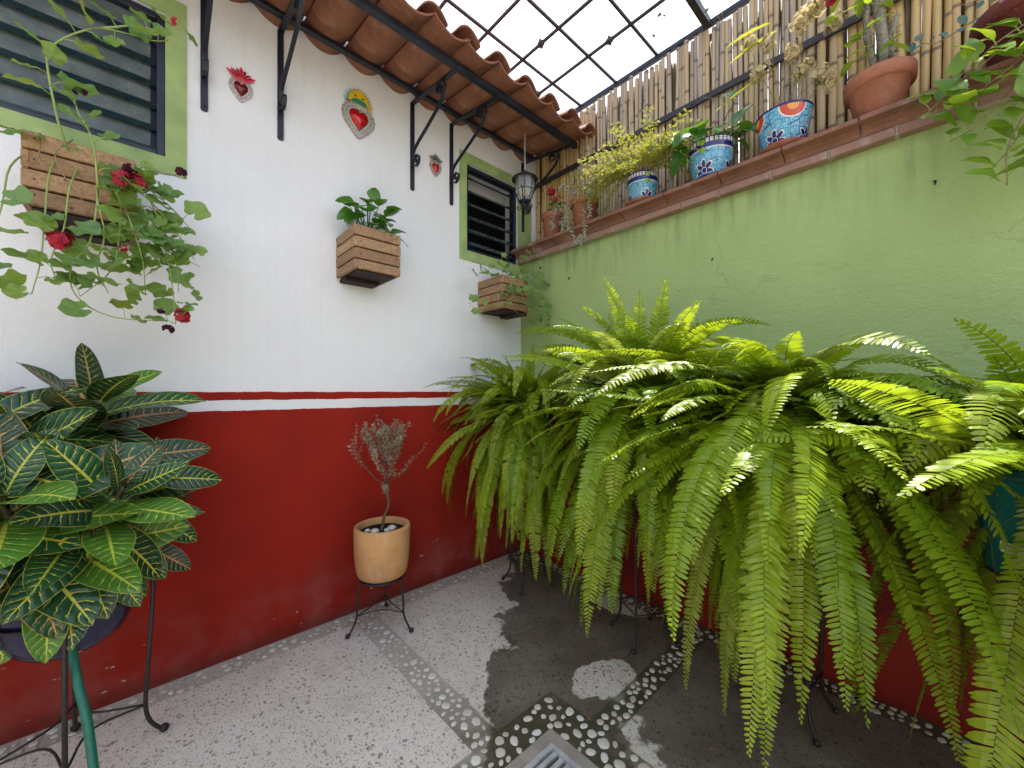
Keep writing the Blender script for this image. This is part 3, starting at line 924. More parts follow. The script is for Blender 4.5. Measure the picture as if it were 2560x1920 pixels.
# ---- clay coping on the garden wall
cop = empty('wall_coping', (0, 0, 2.45), 'clay tile coping with a thin brick course on top of the green wall', 'coping')
prof = [(-0.122, 2.534), (-0.122, 2.556), (0.34, 2.562), (0.34, 2.500), (-0.050, 2.494), (-0.058, 2.512), (-0.078, 2.527), (-0.104, 2.532)]
xs = [-0.0, 0.160, 0.460, 0.760, 1.060, 1.361, 1.673, 1.970, 2.260, 2.560, 2.86, 3.16, 3.46, 3.76]
cr_ = random.Random(3)
for i in range(len(xs) - 1):
    b = MB()
    j1, j2 = cr_.uniform(-.002, .002), cr_.uniform(-.0015, .0015)
    b.slab([(y + j1, z + j2) for y, z in prof], xs[i] + (0.001 if i == 0 else 0.0022), xs[i + 1] - 0.0022, axis=0)
    bevel(b.build('coping_tile', 'coping', cop), 0.003, 2)
b = MB()
b.box((0.001, -0.045, 2.4525), (3.76, 0.33, 2.493))
b.box((0.001, -0.098, 2.5375), (3.76, -0.06, 2.548))
b.box((0.001, -0.044, 2.4935), (3.76, 0.33, 2.548))
b.build('mortar_bed', 'collar', cop)
x = 0.001
while x < 3.7:
    L = cr_.uniform(0.20, 0.26)
    j = cr_.uniform(-0.005, 0.004)
    part_box('brick', (x + 0.004, -0.052 + j, 2.452 + j * 0.3), (x + L - 0.004, 0.1, 2.4905), 'brick', cop, 0.004)
    x += L

# ================================================================== WINDOWS
def louvre(name, w, label, open_deg, n, surround, handle_y=None):
    y0, y1, z0, z1 = w
    t = empty(name, (0, (y0 + y1) / 2, z0), label, 'window')
    sy0, sy1, sz0, sz1 = surround
    b = MB()
    T = 0.007
    b.box((0, sy0, sz0), (T, sy1, z0))
    b.box((0, sy0, z1), (T, sy1, sz1))
    b.box((0, sy0, z0), (T, y0, z1))
    b.box((0, y1, z0), (T, sy1, z1))
    b.build('surround', 'surround', t)
    f = 0.030
    for lo, hi in (((-0.075, y0, z0), (-0.015, y0 + f, z1)), ((-0.075, y1 - f, z0), (-0.015, y1, z1)), ((-0.075, y0 + f, z0), (-0.015, y1 - f, z0 + f)), ((-0.075, y0 + f, z1 - f), (-0.015, y1 - f, z1))):
        part_box('frame', lo, hi, 'frame', t, 0.003)
    H = (z1 - z0 - 2 * f) / n
    a = math.radians(open_deg)
    hh = H * (0.60 if open_deg < 30 else 0.50)
    eh = 0.42 if open_deg < 30 else 0.16
    for k in range(n):
        zc = z0 + f + H * (k + 0.5)
        b = MB()
        cx = -0.045
        dx, dz = math.sin(a) * hh, math.cos(a) * hh
        nx, nz = math.cos(a) * 0.0025, math.sin(a) * 0.0025
        # bottom edge leans out into the courtyard
        q = [(cx + dx + nx, zc - dz + nz), (cx - dx + nx, zc + dz + nz), (cx - dx - nx, zc + dz - nz), (cx + dx - nx, zc - dz - nz)]
        b.slab([(p_[0], p_[1]) for p_ in q], y0 + f + 0.004, y1 - f - 0.004, axis=1)
        gs = b.build('glass_slat', 'slat', t)
        b = MB()  # added dark strip: paints the gap shadow and overlap between slats
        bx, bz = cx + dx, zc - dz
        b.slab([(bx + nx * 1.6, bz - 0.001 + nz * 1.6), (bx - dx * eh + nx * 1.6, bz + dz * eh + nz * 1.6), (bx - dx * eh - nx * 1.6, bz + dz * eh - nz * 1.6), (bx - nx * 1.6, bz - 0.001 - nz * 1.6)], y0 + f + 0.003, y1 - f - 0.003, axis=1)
        b.build('slat_overlap_shade', 'slat_overlap_shade', gs)
        for ye in (y0 + f + 0.001, y1 - f - 0.022):
            b = MB()
            q2 = [(cx + dx * 0.85 + nx * 3, zc - dz * 0.85 + nz * 3), (cx - dx * 0.85 + nx * 3, zc + dz * 0.85 + nz * 3), (cx - dx * 0.85 - nx * 3, zc + dz * 0.85 - nz * 3), (cx + dx * 0.85 - nx * 3, zc - dz * 0.85 - nz * 3)]
            b.slab(q2, ye, ye + 0.021, axis=1)
            b.build('slat_clip', 'frame', t)
    # room behind
    b = MB()
    b.box((-0.75, y0 - 0.3, z0 - 0.3), (-0.74, y1 + 0.3, z1 + 0.3))
    for lo, hi in (((-0.74, y0 - 0.3, z0 - 0.31), (-0.17, y1 + 0.3, z0 - 0.30)), ((-0.74, y0 - 0.3, z1 + 0.30), (-0.17, y1 + 0.3, z1 + 0.31)), ((-0.74, y0 - 0.31, z0 - 0.3), (-0.17, y0 - 0.30, z1 + 0.3)), ((-0.74, y1 + 0.30, z0 - 0.3), (-0.17, y1 + 0.31, z1 + 0.3))):
        b.box(lo, hi)
    b.build('room_lining', 'room', t)
    if handle_y is not None:
        b = MB()
        b.tube([(-0.03, handle_y, z1 - 0.04), (0.02, handle_y, z1 - 0.05), (0.035, handle_y + 0.01, z1 - 0.09)], 0.009, 8)
        b.ball((0.036, handle_y + 0.01, z1 - 0.10), 0.016)
        b.build('crank_handle', 'tapblack', t)
    return t
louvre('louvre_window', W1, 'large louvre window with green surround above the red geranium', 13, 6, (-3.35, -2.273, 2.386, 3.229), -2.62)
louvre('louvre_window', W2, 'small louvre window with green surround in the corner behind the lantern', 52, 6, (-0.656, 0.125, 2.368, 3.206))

# ================================================================== TILED AWNING
aw = empty('tiled_awning', (0, -1.2, 3.36), 'clay tile awning on two black iron beams along the white wall', 'awning')
def awn_z(x):
    return 3.400 - 0.150 * x
def tile_mesh(kind, L=0.66):
    b = MB()
    n = 10
    c, f = [], []
    for e in range(3):
        x = L * e / 2
        tp = 1 - 0.10 * e / 2 if kind == 'cover' else 0.92 + 0.08 * e / 2
        for side in (0, 1):
            for k in range(n + 1):
                t = -1 + 2 * k / n
                if kind == 'pan':
                    y = 0.119 * t * tp
                    z = 0.056 * t * t + (0.013 if side else 0)
                else:
                    y = 0.092 * t * tp
                    z = 0.118 - 0.062 * t * t - (0.013 if side else 0)
                c.append((x, y, z - 0.15 * x + (0.03 * (2 - e) * 0)))
    m = n + 1
    for e in range(2):
        for side in (0, 1):
            o_ = e * 2 * m + side * m
            for k in range(n):
                q = (o_ + k, o_ + k + 1, o_ + 2 * m + k + 1, o_ + 2 * m + k)
                f.append(q if side else q[::-1])
        for k in (0, n):
            f.append((e * 2 * m + k, e * 2 * m + m + k, e * 2 * m + 3 * m + k, e * 2 * m + 2 * m + k))
    for e in (0, 2):
        for k in range(n):
            f.append((e * 2 * m + k, e * 2 * m + k + 1, e * 2 * m + m + k + 1, e * 2 * m + m + k))
    b.add(c, f, smooth=False)
    return b.mesh('roof_' + kind + '_tile', 'tile')
pan_me, cov_me, end_me = tile_mesh('pan'), tile_mesh('cover'), tile_mesh('pan', 0.074)
ar = random.Random(5)
y = -0.003
for k in range(13):
    yc = y - 0.2345 * k
    rot = Matrix.Rotation(ar.uniform(-.02, .02), 4, 'Z') @ Matrix.Rotation(ar.uniform(-.012, .012), 4, 'Y')
    place('pan_tile', pan_me, aw, Matrix.Translation((0.004 + ar.uniform(0, .012), yc, 3.400)) @ rot)
    if k < 12 or True:
        place('cover_tile', cov_me, aw, Matrix.Translation((0.012 + ar.uniform(-.004, .014), yc - 0.117, 3.402)) @ rot)
place('cover_tile', cov_me, aw, Matrix.Translation((0.012, y + 0.117, 3.402)))
for k in range(13):
    # course of tile ends bedded under the row against the wall
    place('wall_end_tile', end_me, aw, Matrix.Translation((0.003, y - 0.2345 * k + ar.uniform(-.004, .004), 3.372)) @ Matrix.Rotation(ar.uniform(-.03, .03), 4, 'X'))
bm_ = part_box('inner_beam', (0.078, -3.1, 3.361), (0.112, 0.075, 3.389), 'iron', aw, 0.003)
bm_ = part_box('outer_beam', (0.520, -3.1, awn_z(0.54) - 0.046), (0.558, 0.085, awn_z(0.54) - 0.008), 'iron', aw, 0.003)

def bracket(yc, label):
    t = empty('wall_bracket', (0, yc, 2.75), label, 'bracket', 'scrolled iron brackets under the awning')
    b = MB()
    b.slab([(yc - 0.015, 2.758), (yc - 0.009, 2.75), (yc + 0.009, 2.75), (yc + 0.015, 2.758), (yc + 0.015, 3.352), (yc - 0.015, 3.352)], 0.001, 0.010, axis=0)
    b.build('wall_bar', 'iron', t)
    b = MB()
    b.strip([(0.002, yc, 3.352), (0.03, yc, 3.350), (0.57, yc, 3.268)], 0.030, 0.009, (0, 1, 0))
    b.build('arm', 'iron', t)
    b = MB()
    pts = bez([(0.012, yc, 2.955), (0.028, yc, 3.012), (0.09, yc, 3.050), (0.22, yc, 3.103), (0.34, yc, 3.160), (0.405, yc, 3.215), (0.415, yc, 3.262), (0.385, yc, 3.290)], 5)
    b.strip(pts, 0.020, 0.007, (0, 1, 0))
    b.build('brace', 'iron', t)
    # scrolls at both ends of the brace
    def spiral(cx, cz, r0, turns, start, sgn):
        out = []
        n = 22
        for k in range(n + 1):
            a = start + sgn * turns * 2 * PI * k / n
            r = r0 * (1 - 0.78 * k / n)
            out.append((cx + r * math.cos(a), yc, cz + r * math.sin(a)))
        return out
    b = MB()
    b.strip(spiral(0.358, 3.262, 0.042, 1.35, 0.9, 1), 0.020, 0.006, (0, 1, 0))
    b.build('scroll', 'iron', t)
    b = MB()
    b.strip(bez([(0.012, yc, 2.955), (0.022, yc, 2.918), (0.055, yc, 2.898)], 4)[:-1] + spiral(0.066, 2.938, 0.041, 1.25, -1.75, 1), 0.020, 0.006, (0, 1, 0))
    b.build('scroll', 'iron', t)
    b = MB()
    b.tube([(0.009, yc, 2.772), (0.013, yc, 2.772)], 0.006, 8)
    b.build('screw', 'stand', t)
bracket(-2.205, 'scrolled iron bracket at the left, beside the large louvre window')
bracket(-1.868, 'scrolled iron bracket between the small red heart and the big crowned heart')
bracket(-1.056, 'scrolled iron bracket just left of the smallest silver heart')
bracket(-0.731, 'scrolled iron bracket between the smallest heart and the small corner window')
bracket(0.020, 'scrolled iron bracket in the corner against the bamboo, behind the lantern')

# ================================================================== IRON GRILLE OVERHEAD
gl = empty('overhead_grille', (0.5, 0.19, 3.68), 'square iron bar grille stretched overhead against the sky', 'grille')
for x in (0.18, 0.51, 0.84, 1.17, 1.84, 2.17, 2.50, 2.83):
    b = MB()
    b.bar((x, 0.185, 3.680), (x, -6.4, 3.680), 0.015, 0.015)
    b.build('bar', 'grille', gl)
for k in range(12):
    yy = -0.145 - 0.318 * k
    b = MB()
    b.bar((0.02, yy, 3.693), (3.2, yy, 3.694), 0.015, 0.015)
    b.build('cross_bar', 'grille', gl)
for (x, yy) in ((0.675, -0.463), (1.003, -0.145), (0.345, -0.145), (0.675, -1.10), (1.335, -0.463), (0.345, -0.781)):
    b = MB()
    for dx in (-0.021, -0.007, 0.007, 0.021):
        rr = 0.020 if abs(dx) < 0.01 else 0.014
        b.ball((x + dx, yy, 3.693), rr, 0, 8)
    for a in range(4):
        b.ball((x, yy + 0.019 * math.cos(a * PI / 2 + .4), 3.693 + 0.019 * math.sin(a * PI / 2 + .4)), 0.011, 0, 6)
    b.build('rosette', 'grille', gl)
b = MB()
b.bar((1.51, 0.17, 3.660), (1.51, -6.4, 3.660), 0.040, 0.045)
b.build('main_beam', 'rail', gl)

# ================================================================== BAMBOO FENCE
bf = empty('bamboo_fence', (1.5, 0.19, 2.60), 'bamboo cane screen on flat iron rails above the coping', 'fence')
def cane_mesh(seed):
    r = random.Random(seed)
    b = MB()
    n = 8
    L = 1.0
    nodes, z = [], r.uniform(0.05, 0.3)
    while z < L:
        nodes.append(z)
        z += r.uniform(0.20, 0.36)
    rings = [(0.0, 1.0, 0)]
    for q in nodes:
        rings += [(q - 0.012, 0.97, 0.0), (q - 0.004, 1.0, 0.75), (q, 1.13, 1.0), (q + 0.005, 1.0, 0.75), (q + 0.016, 0.96, 0.0)]
    rings.append((L, 1.0, 0))
    rings.sort()
    bx, by = r.uniform(-.25, .25), r.uniform(-.2, .2)
    c, f, uv = [], [], []
    for (zz, rr, dk) in rings:
        ox = bx * math.sin(zz * 3.0 + seed)
        oy = by * math.sin(zz * 2.4 + seed)
        for k in range(n):
            t = 2 * PI * k / n
            c.append((0.5 * rr * math.cos(t) + ox, 0.5 * rr * math.sin(t) + oy, zz))
            uv.append((k / n, dk))
    for j in range(len(rings) - 1):
        for k in range(n):
            f.append((j * n + k, j * n + (k + 1) % n, (j + 1) * n + (k + 1) % n, (j + 1) * n + k))
    m = (len(rings) - 1) * n
    f.append(tuple(m + k for k in range(n)))
    b.add(c, f, 0, uv, True)
    return b.mesh('bamboo_cane', 'bamboo')
cane = [cane_mesh(i) for i in range(14)]
br = random.Random(21)
x = 0.012
while x < 3.45:
    base = 0.0255 if x < 0.65 else (0.0275 if x < 2.0 else 0.036)
    d = base * br.uniform(0.84, 1.14)
    top = 3.630 + br.uniform(-0.022, 0.014)
    z0 = 2.600 + br.uniform(-0.02, 0.02)
    tilt = Matrix.Rotation(br.uniform(-.013, .013), 4, 'Y')
    place('cane', cane[br.randrange(14)], bf, Matrix.Translation((x + d / 2, 0.190 + br.uniform(-.007, .007), z0)) @ tilt @ Matrix.Rotation(br.uniform(0, 6.28), 4, 'Z') @ Matrix.Diagonal((d, d, top - z0, 1)))
    x += d * br.uniform(0.95, 1.03)
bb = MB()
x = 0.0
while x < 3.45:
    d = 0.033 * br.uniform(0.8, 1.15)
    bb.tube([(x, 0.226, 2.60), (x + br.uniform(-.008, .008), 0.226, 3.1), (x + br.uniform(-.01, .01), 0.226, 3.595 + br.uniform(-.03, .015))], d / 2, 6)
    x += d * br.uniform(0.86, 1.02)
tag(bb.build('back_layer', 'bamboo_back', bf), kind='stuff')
part_box('bottom_rail', (0.004, 0.150, 2.630), (3.5, 0.166, 2.692), 'rail', bf, 0.002)
part_box('middle_rail', (0.004, 0.150, 3.172), (3.5, 0.166, 3.212), 'rail', bf, 0.002)
part_box('top_rail', (0.004, 0.172, 3.648), (3.5, 0.206, 3.678), 'frame', bf, 0.002)
for px_ in (0.012, 1.50, 2.985):
    part_box('post', (px_ - 0.012, 0.240, 2.562), (px_ + 0.012, 0.262, 3.648), 'rail', bf, 0.002)
for rx in (0.30, 0.86, 1.42, 1.98, 2.54):
    b = MB()
    b.tube([(rx, 0.149, 3.192), (rx, 0.146, 3.192)], 0.006, 8)
    b.build('bolt', 'stand', bf)

#__OBJECTS__
# ================================================================== LEAVES: shared shapes
def leaf_blade(W, fn, droop, fold, wave, seg=8, across=4, seed=0, mat='pothos', tipdrop=0.0):
    """blade one unit long along +Y, upper face +Z"""
    b = MB()
    c, f, uv = [], [], []
    for i in range(seg + 1):
        t = i / seg
        w = W * fn(t)
        a = -droop * t
        y = math.sin(droop * t) / droop if abs(droop) > 1e-3 else t
        z0 = -(1 - math.cos(droop * t)) / droop if abs(droop) > 1e-3 else 0.0
        for k in range(across + 1):
            s_ = -1 + 2 * k / across
            wv = wave * math.sin(t * 9 + s_ * 1.7 + seed * 2.1) * abs(s_)
            c.append((w * s_ * math.cos(fold), y, z0 + abs(s_) * w * math.sin(fold) + wv))
            uv.append((k / across, t))
    m = across + 1
    for i in range(seg):
        for k in range(across):
            f.append((i * m + k, i * m + k + 1, (i + 1) * m + k + 1, (i + 1) * m + k))
    b.add(c, f, 0, uv, True)
    return b.mesh('leaf', mat)

def leaf_frame(p, d, up, s, roll=0.0):
    d = V(d).normalized()
    up = V(up)
    x = d.cross(up)
    if x.length < 1e-4:
        x = d.cross(V((0.3, 0.8, 0.1)))
    x.normalize()
    z = x.cross(d)
    m = Matrix((x, d, z)).transposed().to_4x4()
    return Matrix.Translation(p) @ m @ Matrix.Rotation(roll, 4, 'Y') @ Matrix.Scale(s, 4)

def lance(t):  return max(0.012, (math.sin(PI * t ** 0.92)) ** 0.62 * (1 - 0.10 * t))
def oval(t):   return max(0.02, (math.sin(PI * min(1, 0.03 + 0.97 * t))) ** 0.62)
def heart_fn(t):
    return max(0.01, (1 - t) ** 0.62 * (0.35 + 1.9 * min(t * 4, 1) ** 0.7) * 0.52)

def round_leaf(seed, mat='geranium', lobes=5, deep=0.10):
    r = random.Random(seed)
    b = MB()
    n = 24
    c, uv, f = [(0, 0, 0)], [(0.5, 0.15)], []
    for ring_ in (0.55, 1.0):
        for k in range(n):
            a = -PI * 0.93 + 2 * PI * 0.93 * k / (n - 1)
            rr = 0.46 * (1 + deep * math.cos(a * lobes) + 0.03 * r.uniform(-1, 1) + 0.10 * math.cos(a))
            x, y = rr * math.sin(a) * ring_ * 1.12, rr * math.cos(a) * ring_ + 0.12 * ring_
            z = 0.10 * ring_ * ring_ * (1 + 0.6 * math.cos(a * lobes + seed)) - 0.10 * max(0, y) ** 2 * 2 - 0.03
            c.append((x, y, z))
            uv.append((0.5 + x * 0.8, 0.15 + y * 0.8))
    for k in range(n - 1):
        f.append((0, 1 + k + 1, 1 + k))
        f.append((1 + k, 1 + k + 1, 1 + n + k + 1, 1 + n + k))
    b.add(c, f, 0, uv, True)
    return b.mesh('leaf', mat)

GER = [round_leaf(i) for i in range(5)]
POT = [leaf_blade(0.42, heart_fn, 0.9, 0.18, 0.02, 8, 4, i, 'pothos') for i in range(3)]
IVY = [leaf_blade(0.34, heart_fn, 0.5, 0.22, 0.025, 7, 4, i, 'ivy') for i in range(3)]
CRO = [leaf_blade(0.235, lance, dr_, fo, 0.014, 12, 6, i, 'croton') for i, (dr_, fo) in enumerate(((0.35, 0.14), (0.6, 0.20), (0.15, 0.10), (0.8, 0.12), (0.45, 0.26)))]
JAD = [leaf_blade(0.33, oval, 0.3, 0.1, 0.0, 5, 2, i, 'jade') for i in range(2)]

def stem_part(parent, pts, r, mat, n=6, name='stem', smooth=4):
    b = MB()
    p = bez(pts, smooth) if smooth else [V(q) for q in pts]
    rs = [r * (1 - 0.55 * i / max(1, len(p) - 1)) for i in range(len(p))]
    b.tube(p, rs, n)
    o = b.build(name, mat, parent)
    return o, p

def trail(parent, pts, rng, leaves, size, step, mat='gstem', r=0.0035, petiole=0.04, face=V((1, 0, 0.6)), start=0.1, lname='leaf', pmat=None):
    """a stem with leaves on thin petioles to either side"""
    o, p = stem_part(parent, pts, r, mat)
    L = 0.0
    nxt = step * rng.uniform(0.2, 1)
    side = 1
    pet = MB()
    for i in range(1, len(p)):
        L += (p[i] - p[i - 1]).length
        if L >= nxt and i / len(p) > start:
            nxt = L + step * rng.uniform(0.6, 1.4)
            side = -side
            d = (p[i] - p[i - 1]).normalized()
            out = d.cross(face).normalized() * side + face.normalized() * rng.uniform(0.1, 0.9) + V((rng.uniform(-.4, .4), rng.uniform(-.4, .4), rng.uniform(-.2, .5)))
            out.normalize()
            pl = petiole * rng.uniform(0.6, 1.4)
            q = p[i] + out * pl
            pet.tube([p[i], p[i] + out * pl * 0.5 + V((0, 0, 0.15 * pl)), q], r * 0.42, 4)
            ld = (out + V((rng.uniform(-.5, .5), rng.uniform(-.5, .5), rng.uniform(-.5, .2)))).normalized()
            up = (face.normalized() + V((rng.uniform(-.5, .5), rng.uniform(-.5, .5), rng.uniform(0.1, 0.9)))).normalized()
            place(lname, leaves[rng.randrange(len(leaves))], parent, leaf_frame(q, ld, up, size * rng.uniform(0.6, 1.25)))
    if pet.v:
        tag(pet.build('petioles', pmat or mat, parent), kind='stuff')
    return p

def flower_head(parent, p, R, n, mat, rng, dirv=V((1, 0, 0.4)), name='flower_head', pet=0.5):
    b = MB()
    dirv = dirv.normalized()
    for i in range(n):
        d = V((rng.gauss(0, 1), rng.gauss(0, 1), rng.gauss(0, 1))).normalized()
        if d.dot(dirv) < -0.3: d = -d
        c0 = V(p) + d * R * rng.uniform(0.55, 1.0)
        a = d.orthogonal().normalized()
        q = d.cross(a)
        ph = rng.uniform(0, 6)
        for k in range(5):
            t = ph + 2 * PI * k / 5
            e = a * math.cos(t) + q * math.sin(t)
            s_ = d.cross(e)
            l = R * pet * rng.uniform(0.8, 1.2)
            b.add([c0, c0 + e * l * 0.6 + s_ * l * 0.50 + d * l * 0.1, c0 + e * l - d * l * rng.uniform(-.1, .3), c0 + e * l * 0.6 - s_ * l * 0.50 + d * l * 0.1], [(0, 1, 2, 3)], 0)
    return b.build(name, mat, parent)

# ================================================================== WALL CRATES
def crate(y0, y1, z0, z1, depth, label, boards='back'):
    t = empty('wooden_crate', (depth / 2, (y0 + y1) / 2, z0), label, 'crate', 'pallet wood crates hung on the white wall')
    n = 4
    T = 0.020
    H = (z1 - z0) / n
    rng = random.Random(int(abs(y0) * 1000))
    for k in range(n):
        a, c = z0 + k * H + 0.004, z0 + (k + 1) * H - 0.004
        if k == 0:
            a += 0.006
        odd = k % 2
        j = rng.uniform(-.003, .003)
        # boards overlap alternately at the corners
        part_box('plank', (depth - T + j, y0 + (0 if odd else T), a), (depth + j, y1 - (0 if odd else T), c), 'wood', t, 0.003)
        for ys_, ye_ in ((y0, y0 + T), (y1 - T, y1)):
            pl = MB()
            pl.box((0.002, ys_ - rng.uniform(0, .003), a), (depth - (T + 0.001 if odd else 0.001), ye_ + rng.uniform(0, .003), c))
            o = pl.build('plank', 'wood', t)
            bevel(o, 0.003)
        part_box('plank', (0.002, y0 + T, a), (T, y1 - T, c), 'wood', t, 0.003)
        for yy in (y0 + T + 0.012, y1 - T - 0.012):
            nb = MB()
            zz = (a + c) / 2 + rng.uniform(-.008, .008)
            nb.tube([(depth + j - 0.002, yy, zz), (depth + j + 0.0012, yy, zz)], 0.0032, 8)
            nb.build('nail', 'stand', t)
    for cx in (T + 0.001, depth - T - 0.026):
        for cy in (y0 + T + 0.001, y1 - T - 0.026):
            part_box('corner_post', (cx, cy, z0 + 0.01), (cx + 0.024, cy + 0.024, z1 - 0.012), 'wood', t)
    part_box('base_board', (T + 0.002, y0 + T + 0.002, z0 + 0.004), (depth - T - 0.004, y1 - T - 0.002, z0 + 0.02), 'darkwood', t)
    if boards == 'back':
        part_box('cleat', (0.002, y0 + 0.02, z0 - 0.018), (0.10, y1 - 0.05, z0 + 0.002), 'darkwood', t, 0.002)
    else:
        part_box('cleat', (0.05, y1 - 0.09, z0 - 0.018), (depth - 0.005, y1 - 0.01, z0 + 0.002), 'darkwood', t, 0.002)
    b = MB()
    b.box((T + .003, y0 + T + .003, z0 + 0.03), (depth - T - .003, y1 - T - .003, z1 - 0.045))
    b.build('soil', 'soil', t)
    return t
CD = 0.295
crate(-2.745, -2.452, 2.010, 2.285, CD, 'slatted wooden crate at the left under the large window, holding the red geranium', 'back')
crate(-1.567, -1.292, 2.030, 2.288, CD, 'slatted wooden crate hanging alone mid wall, holding the pothos', 'back')
crate(-0.478, -0.200, 1.962, 2.222, CD, 'slatted wooden crate in the corner under the small window', 'side')

# pothos in the middle crate
pt = empty('pothos_plant', (0.15, -1.43, 2.25), 'glossy green pothos growing out of the middle wall crate', 'plant')
rg = random.Random(4)
pet = MB()
for i in range(34):
    a = rg.uniform(0, 2 * PI)
    rr = rg.uniform(0.01, 0.10)
    p0 = V((0.15 + rr * math.cos(a), -1.43 + rr * math.sin(a), 2.25))
    out = V((math.cos(a), math.sin(a), 0))
    h = rg.uniform(0.06, 0.19)
    lean = rg.uniform(0.02, 0.10)
    p1 = p0 + V((0, 0, h * 0.6)) + out * lean * 0.3
    p2 = p0 + V((0, 0, h)) + out * lean
    pet.tube([p0, p1, p2], [0.0035, 0.003, 0.002], 5)
    d = (out * rg.uniform(0.5, 1.0) + V((0.25, -0.1, rg.uniform(-0.5, 0.6)))).normalized()
    place('leaf', POT[i % 3], pt, leaf_frame(p2, d, V((0.5, 0, 1)), rg.uniform(0.075, 0.115), rg.uniform(-.4, .4)))
for (d, h) in ((V((0.1, -0.9, 0.15)), 0.20), (V((0.2, 0.25, 0.9)), 0.25), (V((0.1, -1, -.45)), 0.15)):
    p0 = V((0.16, -1.44, 2.25))
    p2 = p0 + V((d.x * 0.08, d.y * 0.09, h))
    pet.tube([p0, p0 * 0.5 + p2 * 0.5 + V((0, 0, .02)), p2], [0.0035, 0.003, 0.002], 5)
    place('leaf', POT[0], pt, leaf_frame(p2, d, V((1, 0, 0.6)), 0.11))
tag(pet.build('petioles', 'pothos', pt), kind='stuff')

# trailing ivy geranium in the left crate
gx = 0.40
ga = empty('geranium_plant', (0.15, -2.60, 2.24), 'trailing ivy geranium with crimson flowers spilling from the left crate', 'plant')
rg = random.Random(9)
def G(pts, x=gx, jit=0.02):
    return [V((x + rg.uniform(-jit, jit), y, z)) for y, z in pts]
stems = [
    [(0.20, -2.62, 2.22)] + [(0.36, y, z) for y, z in ((-2.642, 2.28), (-2.66, 2.38), (-2.67, 2.453), (-2.676, 2.53), (-2.666, 2.571), (-2.628, 2.631), (-2.584, 2.681), (-2.541, 2.716), (-2.471, 2.738), (-2.396, 2.756), (-2.353, 2.783))],
    [(0.36, y, z) for y, z in ((-2.541, 2.716), (-2.502, 2.745), (-2.455, 2.779), (-2.373, 2.814), (-2.331, 2.872))],
    [(0.25, -2.54, 2.20), (0.40, -2.547, 2.10), (0.42, -2.556, 2.223), (0.42, -2.573, 2.296), (0.41, -2.592, 2.333), (0.40, -2.612, 2.408)],
    [(0.22, -2.50, 2.25), (0.36, -2.485, 2.17), (0.40, -2.402, 2.09), (0.40, -2.319, 1.98), (0.38, -2.270, 1.90)],
    [(0.22, -2.48, 2.25), (0.38, -2.458, 2.12), (0.42, -2.375, 1.95), (0.42, -2.343, 1.78), (0.41, -2.331, 1.62)],
    [(0.24, -2.52, 2.25), (0.40, -2.49, 2.10), (0.42, -2.491, 1.95), (0.42, -2.512, 1.80), (0.41, -2.592, 1.69)],
    [(0.22, -2.66, 2.26), (0.36, -2.670, 2.12), (0.40, -2.676, 1.95), (0.40, -2.685, 1.80), (0.40, -2.705, 1.68)],
    [(0.24, -2.56, 2.25), (0.40, -2.55, 2.05), (0.43, -2.568, 1.881), (0.43, -2.611, 1.792), (0.42, -2.602, 1.69), (0.40, -2.512, 1.628), (0.38, -2.355, 1.633)],
    [(0.24, -2.50, 2.25), (0.38, -2.44, 2.16), (0.40, -2.38, 2.03), (0.38, -2.33, 1.88), (0.37, -2.32, 1.76)],
    [(0.24, -2.48, 2.25), (0.34, -2.42, 2.17), (0.36, -2.34, 2.10), (0.36, -2.28, 2.03)],
    [(0.24, -2.52, 2.25), (0.42, -2.47, 2.02), (0.43, -2.43, 1.86), (0.42, -2.42, 1.72)],
    [(0.20, -2.70, 2.27), (0.34, -2.78, 2.25), (0.38, -2.86, 2.16), (0.38, -2.90, 2.08)],
    [(0.30, -2.86, 1.78), (0.36, -2.80, 1.72), (0.38, -2.74, 1.66)],
    [(0.24, -2.60, 2.25), (0.38, -2.62, 2.08), (0.42, -2.63, 1.92), (0.42, -2.66, 1.80), (0.41, -2.64, 1.72)],
    [(0.24, -2.56, 2.25), (0.40, -2.55, 2.06), (0.43, -2.53, 1.92), (0.43, -2.55, 1.80), (0.42, -2.52, 1.71)],
    [(0.22, -2.72, 2.26), (0.34, -2.76, 2.12), (0.38, -2.77, 1.98), (0.39, -2.79, 1.86), (0.39, -2.82, 1.78)],
    [(0.25, -2.50, 2.25), (0.39, -2.44, 2.08), (0.40, -2.36, 1.96), (0.38, -2.30, 1.90), (0.36, -2.25, 1.88)],
]
for i, s_ in enumerate(stems):
    dense = 0.038 if i in (3, 4, 5, 8, 9, 10) else (0.046 if i > 2 else 0.038)
    size = 0.074 if i not in (0, 1) else 0.074
    trail(ga, s_, rg, GER, size, dense, r=0.0042 if i < 3 else 0.0034, petiole=0.040, face=V((1, 0.1, 0.55)), start=(0.42 if i in (5, 6, 7, 13, 14, 15) else 0.12) if i > 2 else 0.18)
